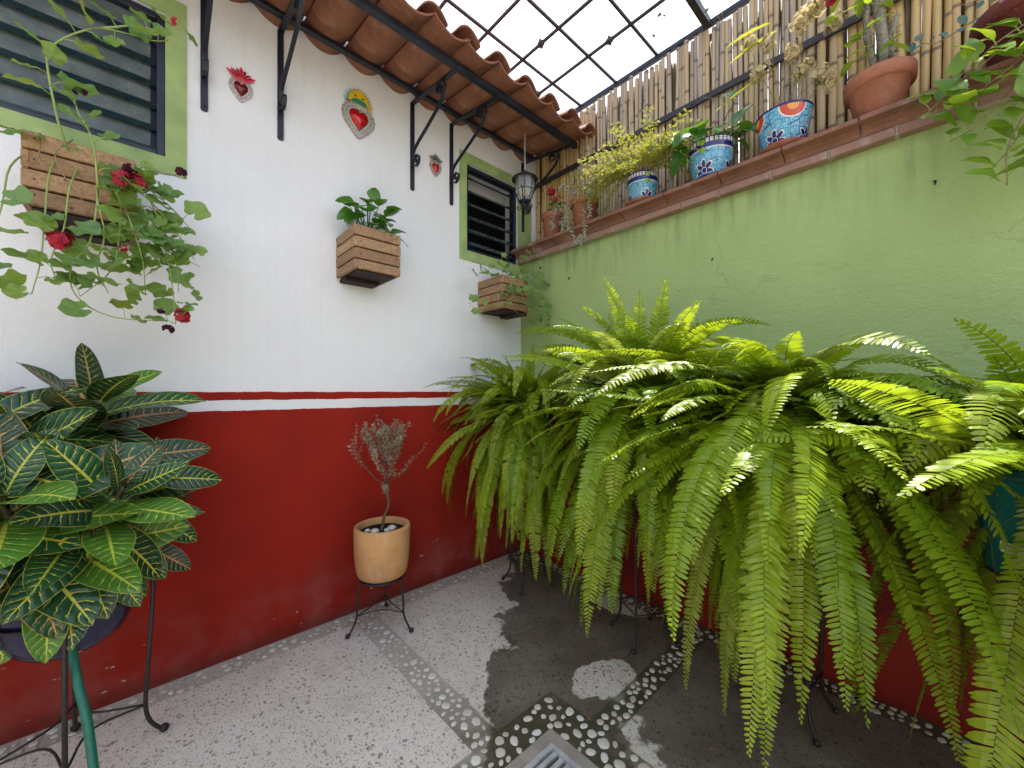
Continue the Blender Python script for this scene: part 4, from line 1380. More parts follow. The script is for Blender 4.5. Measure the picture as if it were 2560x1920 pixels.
# bushy middle of the plant, over the crate's right side
for i in range(58):
    p = V((rg.uniform(0.26, 0.45), rg.gauss(-2.425, 0.060), rg.gauss(1.96, 0.12)))
    d = V((rg.uniform(0, 1), rg.uniform(-.8, .8), rg.uniform(-1, 0.3)))
    place('leaf', GER[i % 5], ga, leaf_frame(p, d, V((1, rg.uniform(-.4, .4), rg.uniform(.1, 1))), rg.uniform(0.045, 0.075)))
for (y_, z_, R, n) in ((-2.635, 1.871, 0.036, 24), (-2.312, 1.654, 0.030, 20), (-2.485, 2.140, 0.032, 10), (-2.442, 2.140, 0.034, 12), (-2.331, 2.824, 0.020, 8), (-2.480, 1.885, 0.018, 8)):
    flower_head(ga, (0.43, y_, z_), R, n, 'redpetal', rg)
for (y_, z_, R) in ((-2.355, 1.595, 0.022), (-2.316, 2.232, 0.022), (-2.592, 2.424, 0.020), (-2.465, 2.185, 0.022), (-2.375, 1.66, 0.014), (-2.80, 2.28, 0.02)):
    flower_head(ga, (0.42, y_, z_), R, 9, 'deadpetal', rg, name='dead_flower_head', pet=0.6)
for s_ in (((0.30, -2.70, 2.28), (0.33, -2.70, 2.18), (0.33, -2.735, 2.12)), ((0.30, -2.62, 2.29), (0.335, -2.66, 2.20), (0.33, -2.62, 2.10), (0.34, -2.585, 2.05)), ((0.30, -2.42, 2.26), (0.34, -2.36, 2.24), (0.40, -2.316, 2.232))):
    stem_part(ga, s_, 0.003, 'drystem', 5, 'dry_stem')

# leggy geranium in the corner crate
gc = empty('geranium_plant', (0.15, -0.34, 2.18), 'leggy ivy geranium with bare stalks in the corner crate', 'plant')
rg = random.Random(15)
for i, (s_, dense) in enumerate([
    (((0.22, -0.42, 2.16), (0.33, -0.46, 2.06), (0.33, -0.36, 2.25), (0.33, -0.26, 2.34), (0.30, -0.18, 2.42)), 0.045),
    (((0.20, -0.40, 2.18), (0.18, -0.52, 2.26), (0.20, -0.60, 2.24), (0.22, -0.64, 2.18)), 0.05),
    (((0.30, -0.40, 2.16), (0.36, -0.42, 2.05), (0.30, -0.56, 1.97), (0.24, -0.68, 1.95), (0.20, -0.72, 1.99)), 0.06),
    (((0.25, -0.28, 2.18), (0.36, -0.22, 2.16), (0.40, -0.16, 2.05), (0.40, -0.14, 1.94), (0.38, -0.13, 1.85)), 0.032),
    (((0.25, -0.26, 2.18), (0.34, -0.18, 2.10), (0.36, -0.10, 2.00), (0.36, -0.06, 1.94)), 0.034),
    (((0.28, -0.30, 2.18), (0.35, -0.33, 2.08), (0.36, -0.26, 1.98), (0.37, -0.2, 1.92), (0.36, -0.2, 1.80)), 0.036),
    (((0.2, -0.3, 2.18), (0.2, -0.36, 2.30), (0.22, -0.42, 2.36)), 0.04),
    (((0.2, -0.24, 2.18), (0.24, -0.2, 2.26), (0.3, -0.12, 2.26), (0.33, -0.06, 2.20)), 0.045)]):
    trail(gc, s_, rg, GER, 0.062, dense * 0.75, r=0.003, petiole=0.032, face=V((1, -0.3, 0.5)))
for s_ in (((0.25, -0.36, 2.22), (0.32, -0.34, 2.12), (0.32, -0.26, 2.05)), ((0.26, -0.30, 2.22), (0.32, -0.38, 2.12), (0.33, -0.44, 2.00), (0.34, -0.32, 1.93), (0.34, -0.22, 2.02)), ((0.2, -0.45, 2.22), (0.28, -0.52, 2.10), (0.30, -0.47, 2.03))):
    stem_part(gc, s_, 0.0028, 'drystem', 5, 'dry_stem')
flower_head(gc, (0.28, -0.05, 2.36), 0.012, 6, 'deadpetal', rg, name='dead_flower_head')
stem_part(gc, ((0.30, -0.18, 2.42), (0.29, -0.11, 2.39), (0.28, -0.05, 2.36)), 0.0016, 'drystem', 5, 'dry_stem')

# ================================================================== TIN HEARTS
def heart_pts(n, w, h, cy, cz, scal=0.0, lob=22, soft=0.5):
    out = []
    for k in range(n):
        t = 2 * PI * k / n
        x = 16 * math.sin(t) ** 3 / 16
        z = (13 * math.cos(t) - 5 * math.cos(2 * t) - 2 * math.cos(3 * t) - math.cos(4 * t)) / 17
        x = x * (1 - soft) + soft * math.sin(t)
        z = z * (1 - soft) + soft * (math.cos(t) * 0.88 - 0.08)
        m = 1 + scal * abs(math.sin(t * lob / 2))
        out.append((cy + x * w * m, cz + (z + 0.1) * h * m))
    return out
def dome(b, outline, cy, cz, x0, hgt, mi=0, rings=4):
    n = len(outline)
    c, f = [], []
    for j in range(rings + 1):
        s_ = 1 - j / rings
        for (y_, z_) in outline:
            c.append((x0 + hgt * math.sqrt(max(0, 1 - s_ * s_)), cy + (y_ - cy) * s_, cz + (z_ - cz) * s_))
    for j in range(rings):
        for k in range(n):
            f.append((j * n + k, j * n + (k + 1) % n, (j + 1) * n + (k + 1) % n, (j + 1) * n + k))
    b.add(c, f, mi, smooth=True)
def tin_heart(name, cy, cz, w, h, label, plate, core, kind):
    t = empty(name, (0, cy, cz), label, 'wall ornament', 'tin hearts on the white wall')
    b = MB()
    b.slab(heart_pts(88, w, h, cy, cz, 0.10, 26), 0.004, 0.010, axis=0)
    b.build('backplate', plate, t)
    b = MB()
    o_ = heart_pts(48, w * 0.64, h * 0.68, cy, cz, soft=0.22)
    dome(b, o_, cy, cz, 0.011, w * 0.34)
    b.build('heart', core, t)
    if kind == 'big':
        ol = heart_pts(26, w * 0.90, h * 0.90, cy, cz)
        for (y_, z_) in ol:
            bb_ = MB()
            pts = [(0.014, y_ + 0.0075 * math.cos(a * PI / 4), z_ + 0.0075 * math.sin(a * PI / 4)) for a in range(9)]
            bb_.tube(pts, 0.0022, 5, caps=False)
            bb_.build('rivet', 'whiteglaze', t)
        b = MB()
        b.slab(heart_pts(48, w * 0.74, h * 0.76, cy, cz, soft=0.3), 0.010, 0.0125, axis=0)
        b.build('inlay', 'tinmint', t)
    zt = cz + h * 0.86
    K = 1.25
    if kind == 'big':
        for k in range(19):
            a = math.radians(-4 + 188 * k / 18)
            b = MB()
            c0 = V((0.012, cy, zt - 0.005))
            d = V((0, math.cos(a), math.sin(a)))
            sd = V((0, -d.z, d.y))
            l0, l1 = 0.045 * K, (0.078 + 0.006 * (k % 2)) * K
            b.add([c0 + d * l0 - sd * 0.007, c0 + d * l0 + sd * 0.007, c0 + d * l1 + V((-.002, 0, 0)), c0 + d * l0 * 1.2 + V((0.005, 0, 0))], [(0, 3, 2), (3, 1, 2), (0, 1, 3)])
            b.build('feather', 'tingreen' if k > 4 else 'tinyellow', t)
        b = MB()
        pts = [(cy + 0.052 * K * math.cos(math.radians(a)) * (1.12 if a in (90, 60) else 1), zt - 0.006 + 0.070 * K * math.sin(math.radians(a)) * (1.25 if a in (45,) else 1)) for a in (0, 20, 45, 60, 75, 90, 110, 130, 150, 165, 180)]
        b.slab(pts, 0.012, 0.019, axis=0)
        bevel(b.build('crown', 'tinyellow', t), 0.003)
        b = MB()
        pts = [(cy + 0.040 * K * math.cos(math.radians(a)), zt - 0.008 + 0.024 * K * math.sin(math.radians(a))) for a in range(0, 181, 15)]
        b.slab(pts, 0.0195, 0.022, axis=0)
        b.build('arch', 'tingreen', t)
        for s_ in (-1, 1):
            b = MB()
            b.slab([(cy + s_ * 0.024 + 0.011 * math.cos(a * PI / 4), zt + 0.034 + 0.0038 * math.sin(a * PI / 4)) for a in range(8)], 0.0192, 0.0205, axis=0)
            b.build('slit', 'tinblack', t)
    else:
        m_ = 'tinpink' if kind == 'pink' else 'tin'
        b = MB()
        pts = []
        nsp = 7
        for k in range(nsp * 2 + 1):
            a = math.radians(160 - 140 * k / (nsp * 2))
            r = h * (1.22 if k % 2 else 0.95) * (1 + 0.12 * math.sin(k * 1.1))
            pts.append((cy + r * math.cos(a) * 0.82, cz + h * 0.62 + r * math.sin(a) * 0.80))
        pts += [(cy + w * 0.42, cz + h * 0.55), (cy - w * 0.42, cz + h * 0.55)]
        b.slab(pts[::-1], 0.010, 0.014, axis=0)
        b.build('flame', m_, t)
        for k in range(7):
            a = math.radians(150 - 120 * k / 6)
            b = MB()
            q0 = V((0.0152, cy + 0.28 * h * math.cos(a), cz + h * 0.66 + 0.28 * h * math.sin(a)))
            q1 = V((0.0152, cy + 0.92 * h * math.cos(a) * .82, cz + h * 0.62 + 0.84 * h * math.sin(a)))
            b.bar(q0, q1, 0.004, 0.003, V((1, 0, 0)))
            b.build('rib', 'tindark' if kind == 'pink' else 'tinblack', t)
        ol = heart_pts(22, w * 0.86, h * 0.86, cy, cz)
        b = MB()
        for (y_, z_) in ol:
            b.ball((0.011, y_, z_), w * 0.085, 0, 6)
        b.build('beading', 'tin', t)
tin_heart('tin_heart', -2.052, 2.935, 0.049, 0.068, 'small dark red tin heart with a pink flame at the left', 'tin', 'tindark', 'pink')
tin_heart('tin_heart', -1.432, 3.060, 0.098, 0.122, 'large red tin heart with a yellow crown and green feathers', 'tin', 'tinred', 'big')
tin_heart('tin_heart', -0.870, 2.972, 0.046, 0.062, 'smallest silver framed red heart between two brackets', 'tin', 'tinred', 'silver')

# ================================================================== LANTERN
LX, LY = 0.33, -0.275
ln = empty('hanging_lantern', (LX, LY, 2.74), 'black iron lantern with clear glass hanging on a chain in the corner', 'lantern')
b = MB()
b.lathe([(0.0, 3.045), (0.016, 3.044), (0.030, 3.030), (0.060, 3.010), (0.099, 2.985), (0.102, 2.978), (0.097, 2.978), (0.055, 3.000), (0.0, 3.008)], LX, LY, 28)
b.build('hat', 'iron', ln)
for k in range(8):
    a0, a1 = 2 * PI * k / 8, 2 * PI * (k + 1) / 8
    b = MB()
    r1, r2 = 0.073, 0.040
    for (ra, za, rb, zb) in ((r1, 2.985, r1 * 0.97, 2.890), (r1 * 0.97, 2.888, r2, 2.815)):
        b.poly([(LX + ra * math.cos(a0), LY + ra * math.sin(a0), za), (LX + ra * math.cos(a1), LY + ra * math.sin(a1), za), (LX + rb * math.cos(a1), LY + rb * math.sin(a1), zb), (LX + rb * math.cos(a0), LY + rb * math.sin(a0), zb)])
    b.build('pane', 'clear', ln)
for k in range(8):
    a = 2 * PI * k / 8
    ca, sa = math.cos(a), math.sin(a)
    b = MB()
    b.tube([(LX + 0.075 * ca, LY + 0.075 * sa, 2.985), (LX + 0.073 * ca, LY + 0.073 * sa, 2.889), (LX + 0.042 * ca, LY + 0.042 * sa, 2.813)], 0.0028, 5, smooth=False)
    b.build('rib', 'iron', ln)
b = MB()
for r_, z_ in ((0.074, 2.889), (0.043, 2.813)):
    b.tube([(LX + r_ * math.cos(2 * PI * k / 24), LY + r_ * math.sin(2 * PI * k / 24), z_) for k in range(25)], 0.003, 5, caps=False)
b.build('hoop', 'iron', ln)
b = MB()
b.lathe([(0.0, 2.802), (0.042, 2.806), (0.043, 2.813), (0.0, 2.818)], LX, LY, 20)
b.lathe([(0.0, 2.818), (0.014, 2.820), (0.014, 2.850), (0.0, 2.852)], LX, LY, 10)
b.build('base', 'iron', ln)
b = MB()
b.lathe([(0.0, 2.852), (0.012, 2.856), (0.019, 2.875), (0.016, 2.895), (0.0, 2.905)], LX, LY, 12)
b.build('bulb', 'amber', ln)
for k in range(4):
    a = 2 * PI * k / 4 + 0.5
    pts = []
    for (r_, z_) in ((0.078, 2.905), (0.066, 2.86), (0.044, 2.81), (0.030, 2.775), (0.040, 2.752), (0.058, 2.762), (0.055, 2.782), (0.044, 2.776)):
        pts.append((LX + r_ * math.cos(a), LY + r_ * math.sin(a), z_))
    b = MB()
    b.tube(bez(pts, 4), 0.0038, 5)
    b.build('scroll', 'iron', ln)
b = MB()
b.tube(bez([(LX - .005, LY, 2.800), (LX, LY, 2.76), (LX + 0.02, LY + .01, 2.737), (LX + 0.036, LY + .018, 2.752)], 5), 0.004, 6)
b.build('finial', 'iron', ln)
z_ = 3.05
k = 0
while z_ < 3.335:
    b = MB()
    c0 = V((LX, LY, z_ + 0.010))
    e = V((1, 0, 0)) if k % 2 else V((0, 1, 0))
    b.tube([c0 + e * 0.0055 * math.cos(2 * PI * q / 12) + V((0, 0, 0.0125 * math.sin(2 * PI * q / 12))) for q in range(13)], 0.0018, 5, caps=False)
    b.build('chain_link', 'steel', ln)
    z_ += 0.0205
    k += 1

# ================================================================== ROSEMARY IN A CLAY POT
RX, RY = 0.262, -1.392
st = empty('plant_stand', (RX, RY, FZ), 'slim three legged iron stand under the round clay pot', 'plant stand')
b = MB()
RT = 0.262
b.tube([(RX + 0.128 * math.cos(2 * PI * k / 32), RY + 0.128 * math.sin(2 * PI * k / 32), RT) for k in range(33)], 0.006, 6, caps=False)
b.lathe([(0.0, RT - 0.004), (0.124, RT - 0.004), (0.126, RT + 0.002), (0.0, RT + 0.002)], RX, RY, 28)
b.build('seat_ring', 'stand', st)
feet = [V((0.251, -1.590, FZ)), V((0.440, -1.300, FZ)), V((0.088, -1.285, FZ))]
mids = []
for fp in feet:
    o_ = (fp - V((RX, RY, FZ))).normalized()
    b = MB()
    m1 = V((RX, RY, 0)) + o_ * 0.145 + V((0, 0, 0.13))
    b.tube(bez([V((RX, RY, RT)) + o_ * 0.118, V((RX, RY, 0)) + o_ * 0.134 + V((0, 0, RT - 0.02)), m1, V((RX, RY, 0)) + o_ * 0.152 + V((0, 0, 0.05)), fp + V((0, 0, 0.012)) - o_ * 0.006], 4), 0.0056, 6)
    lg = b.build('leg', 'stand', st)
    mids.append(V((RX, RY, 0)) + o_ * 0.151 + V((0, 0, 0.07)))
    b = MB()
    b.ball((fp.x, fp.y, FZ + 0.013), 0.014, 0, 8, 0.95)
    b.build('foot', 'stand', lg)
for k in range(3):
    a, c = mids[k], mids[(k + 1) % 3]
    ctr = V((RX, RY, 0.078))
    b = MB()
    b.tube(bez([a, a * 0.5 + ctr * 0.28 + c * 0.22 + V((0, 0, 0.01)), c * 0.5 + ctr * 0.28 + a * 0.22 + V((0, 0, 0.01)), c], 4), 0.0032, 5)
    b.build('brace', 'stand', st)
pp = empty('clay_pot', (RX, RY, RT), 'smooth honey coloured clay pot with rounded rim holding the rosemary', 'pot')
b = MB()
zb, zt = 0.268, 0.565
b.lathe([(0.0, zb), (0.118, zb), (0.136, zb + 0.012), (0.146, zb + 0.04), (0.154, zb + 0.11), (0.158, zb + 0.20), (0.160, zt - 0.020), (0.157, zt - 0.006), (0.149, zt), (0.140, zt - 0.003), (0.133, zt - 0.012), (0.130, zt - 0.05), (0.127, zt - 0.12)], RX, RY, 48, wob=0.012)
b.build('pot_body', 'claypot', pp)
b = MB()
b.lathe([(0.0, zt - 0.036), (0.07, zt - 0.033), (0.131, zt - 0.038)], RX, RY, 24, wob=0.03)
b.build('soil', 'soil', pp)
rg = random.Random(2)
for (dx, dy, r_) in ((0.02, -0.055, 0.026), (0.03, 0.045, 0.026), (-0.02, -0.08, 0.017), (0.05, 0.005, 0.018)):
    b = MB()
    b.ball((RX + dx, RY + dy, zt - 0.026), r_, 0, 9, 0.62)
    for q in b.v:
        q += V((mnoise.noise(q * 40), mnoise.noise(q * 40 + V((5, 0, 0))), 0)) * 0.006
    b.build('white_stone', 'stone', pp)
rs = empty('rosemary_bush', (RX, RY, zt - 0.05), 'sparse half dry rosemary bush in the clay pot', 'plant')
trunk = [V((RX + 0.005, RY - 0.01, zt - 0.05)), V((RX + 0.0, RY + 0.01, 0.60)), V((RX + 0.02, RY + 0.03, 0.68)), V((RX + 0.01, RY + 0.02, 0.76)), V((RX, RY + 0.01, 0.88)), V((RX, RY + 0.0, 1.00)), V((RX + 0.005, RY + 0.015, 1.12))]
b = MB()
tp = bez(trunk, 5)
b.tube(tp, [0.010 * (1 - 0.8 * i / len(tp)) for i in range(len(tp))], 7)
b.build('trunk', 'rosewood', rs)
nd = MB()
def needles(p, d, n):
    for _ in range(n):
        a = rg.uniform(0, 2 * PI)
        o_ = d.orthogonal().normalized()
        o_ = (Matrix.Rotation(a, 3, d) @ o_)
        e = (o_ + d * rg.uniform(0.1, 0.9)).normalized()
        l = rg.uniform(0.012, 0.022)
        s_ = e.cross(d).normalized() * 0.0015
        q = p + d * rg.uniform(-.006, .006)
        nd.add([q - s_, q + s_, q + e * l + s_ * 0.4, q + e * l - s_ * 0.4], [(0, 1, 2, 3)])
def twig(p, d, L, r, depth):
    pts = [p]
    q, dd = p.copy(), d.copy()
    n = 6
    for k in range(n):
        dd = (dd + V((rg.uniform(-.22, .22), rg.uniform(-.22, .22), 0.16))).normalized()
        q = q + dd * L / n
        pts.append(q.copy())
        if depth > 0 and rg.random() < 0.62 and k > 0:
            sd = (dd + V((rg.uniform(-1, 1), rg.uniform(-1, 1), rg.uniform(-.2, .6)))).normalized()
            twig(q.copy(), sd, L * rg.uniform(0.4, 0.65), r * 0.6, depth - 1)
        if k > 1 or depth == 0:
            needles(q, dd, 9)
    bb_ = MB()
    bb_.tube(pts, [r * (1 - 0.6 * i / n) for i in range(n + 1)], 5)
    bb_.build('branch', 'rosewood', rs)
for (z0, n, L) in ((0.72, 1, 0.10), (0.80, 4, 0.26), (0.86, 5, 0.24), (0.93, 6, 0.20), (1.00, 5, 0.15), (1.06, 3, 0.08)):
    for k in range(n):
        a = rg.uniform(0, 2 * PI)
        twig(V((RX, RY + 0.01, z0)), V((math.cos(a), math.sin(a), rg.uniform(0.1, 1.1))).normalized(), L * rg.uniform(0.7, 1.1), 0.0045, 1)
for i in range(10, len(tp)):
    needles(tp[i], V((0, 0, 1)), 8)
tag(nd.build('needles', 'rosemary', rs), kind='stuff')

# ================================================================== CROTON IN A GLAZED BOWL ON A STAND
KX, KY = 0.365, -2.620
ks = empty('plant_stand', (KX, KY, FZ), 'four legged iron rod stand carrying the navy bowl at the left', 'plant stand')
b = MB()
b.tube([(KX + 0.186 * math.cos(2 * PI * k / 32), KY + 0.186 * math.sin(2 * PI * k / 32), 0.585) for k in range(33)], 0.006, 6, caps=False)
b.build('seat_ring', 'stand', ks)
lmid = []
for k in range(4):
    a = math.radians(92 + 90 * k)
    o_ = V((math.cos(a), math.sin(a), 0))
    c0 = V((KX, KY, 0))
    b = MB()
    b.tube(bez([c0 + o_ * 0.192 + V((0, 0, 0.67)), c0 + o_ * 0.192 + V((0, 0, 0.62)), c0 + o_ * 0.212 + V((0, 0, 0.600)), c0 + o_ * 0.222 + V((0, 0, 0.56)), c0 + o_ * 0.205 + V((0, 0, 0.22)), c0 + o_ * 0.200 + V((0, 0, 0.10)), c0 + o_ * 0.215 + V((0, 0, 0.03)), c0 + o_ * 0.250 + V((0, 0, FZ + 0.014))], 5), 0.0075, 7)
    lg = b.build('leg', 'stand', ks)
    b = MB()
    p_ = c0 + o_ * 0.256
    b.ball((p_.x, p_.y, FZ + 0.016), 0.0165, 0, 8, 0.95)
    b.build('foot', 'stand', lg)
    lmid.append(c0 + o_ * 0.200 + V((0, 0, 0.105)))
for k in range(4):
    a, c = lmid[k], lmid[(k + 1) % 4]
    m_ = (a + c) / 2 * 0.55 + V((KX, KY, 0.105)) * 0.45
    b = MB()
    b.tube(bez([a, m_ + V((0, 0, 0.02)), c], 6), 0.0042, 5)
    b.build('brace', 'stand', ks)
kb = empty('glazed_bowl', (KX, KY, 0.40), 'navy glazed bowl with a chipped base and painted rim under the croton', 'pot')
b = MB()
b.lathe([(0.0, 0.432), (0.080, 0.432), (0.108, 0.440), (0.144, 0.472), (0.168, 0.524), (0.180, 0.580), (0.182, 0.600), (0.186, 0.605), (0.190, 0.660), (0.187, 0.670), (0.175, 0.665), (0.171, 0.62)], KX, KY, 48)
b.build('bowl_body', 'navyglaze', kb)
def arc_patch(b, a0, a1, z0, z1, r0, r1, n=10):
    c, f = [], []
    for k in range(n + 1):
        a = math.radians(a0 + (a1 - a0) * k / n)
        for r_, z_ in ((r0, z0), (r1, z1)):
            c.append((KX + r_ * math.cos(a), KY + r_ * math.sin(a), z_))
    for k in range(n):
        f.append((2 * k, 2 * k + 2, 2 * k + 3, 2 * k + 1))
    b.add(c, f)
b = MB(); arc_patch(b, 8, 44, 0.612, 0.657, 0.1890, 0.1915)
b.build('painted_band', 'whiteglaze', kb)
for i, (a_, z_) in enumerate(((22, .604), (26, .612), (30, .604), (24, .622), (29, .625), (34, .614), (37, .626), (18, .614))):
    b = MB(); arc_patch(b, a_ - 1.2, a_ + 1.2, z_ + 0.016, z_ + 0.024, 0.1912, 0.1916, 2)
    b.build('painted_dot', 'navyglaze', kb)
b = MB(); arc_patch(b, -4, 18, 0.610, 0.626, 0.1913, 0.1918)
b.build('painted_dot', 'redglaze', kb)
b = MB()
b.slab([(0.013 * math.cos(2 * PI * k / 12) * 1.8 * (1 + .25 * math.sin(3 * k)) , 0.008 * math.sin(2 * PI * k / 12) * (1 + .3 * math.cos(2 * k))) for k in range(12)], 0, 0.004)
for q in b.v:
    a = math.radians(8) + q.x / 0.14
    r_ = 0.124 + q.z * 0.7 + (q.y) * 0.9
    z_ = 0.453 + q.y * 0.8 - q.z * 0.5
    q.x, q.y, q.z = KX + r_ * math.cos(a), KY + r_ * math.sin(a), z_
b.build('chip', 'chipclay', kb)
b = MB()
b.lathe([(0.0, 0.635), (0.172, 0.632)], KX, KY, 20)
b.build('soil', 'soil', kb)

ck = empty('croton_plant', (KX, KY, 0.61), 'croton with big dark leaves veined in yellow and orange', 'plant')
rg = random.Random(31)
heads = [  # crown of each shoot, leaves, leaf length, lean of the shoot
    (V((0.36, -2.83, 1.23)), 16, 0.348, V((0.1, -0.15, 1))),
    (V((0.26, -2.565, 1.29)), 16, 0.324, V((0.15, 0.25, 1))),
    (V((0.58, -2.485, 1.00)), 18, 0.258, V((0.55, 0.45, 1))),
    (V((0.56, -2.745, 1.02)), 18, 0.330, V((0.6, -0.1, 1))),
    (V((0.26, -2.48, 0.95)), 14, 0.282, V((0.2, 0.6, 0.8))),
    (V((0.52, -2.61, 0.84)), 16, 0.306, V((0.8, 0.1, 0.6))),
    (V((0.42, -2.88, 0.92)), 16, 0.324, V((0.5, -0.5, 0.6))),
    (V((0.36, -2.67, 1.14)), 14, 0.330, V((0.4, 0.0, 1))),
]
for hi, (hp, n, L, lean) in enumerate(heads):
    lean = lean.normalized()
    base = V((KX + (hp.x - KX) * 0.25, KY + (hp.y - KY) * 0.25, 0.60))
    stem_part(ck, [base, base * 0.5 + hp * 0.5 + V((0, 0, 0.05)) - lean * 0.03, hp - lean * 0.04, hp + lean * 0.02], 0.011, 'croton_stem', 7)
    side = lean.orthogonal().normalized()
    for k in range(n):
        t = k / (n - 1)
        a = k * 2.399 + hi
        o_ = Matrix.Rotation(a, 3, lean) @ side
        elev = 1.10 - 1.35 * t + rg.uniform(-.2, .2)
        d = (o_ * math.cos(elev) + lean * math.sin(elev)).normalized()
        p_ = hp + lean * (0.03 - 0.20 * t) + o_ * 0.012
        if p_.x + d.x * L < 0.03: d.x = abs(d.x) * 0.2
        s_ = L * (0.62 + 0.5 * min(1, t * 2.2)) * rg.uniform(0.85, 1.12)
        place('leaf', CRO[rg.randrange(5)], ck, leaf_frame(p_, d, lean * 0.6 + o_ * -0.15 + V((0.55, 0.1, 0.35)), s_, rg.uniform(-.3, .3)))
# old leaves hanging over the rim of the bowl
for (p_, d, s_) in ((V((0.50, -2.70, 0.82)), V((0.55, 0.28, -0.62)), 0.29), (V((0.52, -2.80, 0.84)), V((0.5, -0.2, -0.7)), 0.26), (V((0.50, -2.58, 0.80)), V((0.45, 0.22, -0.7)), 0.25),
                    (V((0.45, -2.50, 0.82)), V((0.35, 0.5, -0.6)), 0.24), (V((0.48, -2.52, 0.74)), V((0.42, 0.32, -0.6)), 0.20), (V((0.52, -2.66, 0.72)), V((0.5, 0.1, -0.62)), 0.24), (V((0.46, -2.86, 0.76)), V((0.5, -0.1, -0.7)), 0.25),
                    (V((0.35, -2.42, 0.86)), V((0.15, 0.7, -0.55)), 0.22), (V((0.34, -2.40, 1.0)), V((0.1, 0.85, -0.1)), 0.24), (V((0.30, -2.46, 1.08)), V((0.05, 0.9, 0.12)), 0.26), (V((0.3, -2.42, 0.72)), V((0.3, 0.6, -0.5)), 0.2)):
    place('leaf', CRO[rg.choice((0, 1, 4))], ck, leaf_frame(p_, d, V((0.9, 0.1, 0.6)), s_, rg.uniform(-.3, .3)))

# hose behind the stand
b = MB()
hp = bez([(0.44, -2.625, 0.66), (0.50, -2.605, 0.50), (0.575, -2.585, 0.40), (0.645, -2.558, 0.295), (0.700, -2.540, 0.17), (0.735, -2.53, 0.06), (0.80, -2.54, FZ + 0.015), (0.95, -2.62, FZ + 0.013), (1.2, -2.9, FZ + 0.013)], 8)
b.tube(hp, 0.0125, 12)
tag(b.build('garden_hose', 'hose'), 'ribbed green garden hose hanging beside the croton stand', 'hose')

#__FERNS__
# ================================================================== BOSTON FERNS ALONG THE GREEN WALL
def frond_path(base, az, e0, e1, L, bend, curve, n=18):
    p = V(base)
    out = [(p.copy(), None)]
    for i in range(n):
        t = (i + 0.5) / n
        el = e0 + (e1 - e0) * t ** bend
        a = az + curve * t
        d = V((math.cos(el) * math.cos(a), math.cos(el) * math.sin(a), math.sin(el)))
        p = p + d * (L / n)
        if p.y > -0.018: p.y = -0.018 - 0.004 * (i % 3)
        if p.x < 0.018: p.x = 0.018 + 0.004 * (i % 3)
        if p.z < FZ + 0.05: p.z = FZ + 0.05
        out.append((p.copy(), a))
    return out

def frond_mesh(base, az, e0, e1, L, W, rng, bend=0.7, curve=0.0, tw=0.0, spacing=0.0115, name='frond', mats=('fern', 'fern_stem'), bare=0.08, org=V((0, 0, 0))):
    path = frond_path(base, az, e0, e1, L, bend, curve)
    n = len(path) - 1
    b = MB()
    pts = [q[0] for q in path]
    b.tube(pts[::2] + ([pts[-1]] if n % 2 else []), [0.0022 * (1 - 0.75 * i / (n / 2 + 1)) for i in range(len(pts[::2]) + (1 if n % 2 else 0))], 3, 1, smooth=False, caps=False)
    m = int(L / spacing)
    tip_t = rng.uniform(0.97, 1.0)
    arch = rng.uniform(-0.05, 0.16)
    dro = rng.uniform(0.05, 0.45)
    fwd_a = rng.uniform(0.10, 0.42)
    c, f = [], []
    for j in range(m):
        t = (j + 0.5) / m
        if t < bare or t > tip_t:
            continue
        fi = t * n
        i = min(n - 1, int(fi))
        p = pts[i].lerp(pts[i + 1], fi - i)
        d = (pts[i + 1] - pts[i])
        if d.length < 1e-6: continue
        d.normalize()
        a = path[i + 1][1]
        S = V((-math.sin(a), math.cos(a), 0))
        S = (S - d * S.dot(d)).normalized()
        N = d.cross(S)
        ang = tw * t
        S, N = S * math.cos(ang) + N * math.sin(ang), N * math.cos(ang) - S * math.sin(ang)
        prof = min(1.0, 0.45 + (t - bare) * 2.6) * (1.0 if t < 0.55 else max(0.10, 1 - ((t - 0.55) / 0.45) ** 1.7 * 0.92))
        for sg in (-1, 1):
            if rng.random() < 0.015: continue
            l = W * prof * rng.uniform(0.88, 1.08)
            w = spacing * rng.uniform(0.92, 1.16) * (0.55 + 0.45 * prof)
            fa = fwd_a + rng.uniform(-.10, .10) + 0.35 * max(0, t - 0.75)
            e = (S * sg * math.cos(fa) + d * math.sin(fa)).normalized()
            dn = -N * dro
            tv = (d * math.cos(0.25 * sg) + N * math.sin(rng.uniform(-.25, .45)) * sg).normalized()
            q0 = p + d * (sg * spacing * 0.22)
            sick = d * (l * rng.uniform(0.04, 0.14))
            m1 = q0 + e * l * 0.36 + N * (arch * l * 0.5) + dn * l * 0.04
            m2 = q0 + e * l * 0.76 + N * (arch * l * 0.3) + dn * l * 0.22 + sick * 0.45
            tp = q0 + e * l + dn * l * 0.42 + sick
            bse = len(c)
            c += [q0 - tv * w * 0.40, q0 + tv * w * 0.36, m1 + tv * w * 0.48, m1 - tv * w * 0.46, m2 + tv * w * 0.44, m2 - tv * w * 0.38, tp + tv * w * 0.14, tp - tv * w * 0.12]
            f += [(bse, bse + 1, bse + 2, bse + 3), (bse + 3, bse + 2, bse + 4, bse + 5), (bse + 5, bse + 4, bse + 6, bse + 7)]
    b.add(c, f, 0, smooth=False)
    return b.mesh(name, list(mats), org)

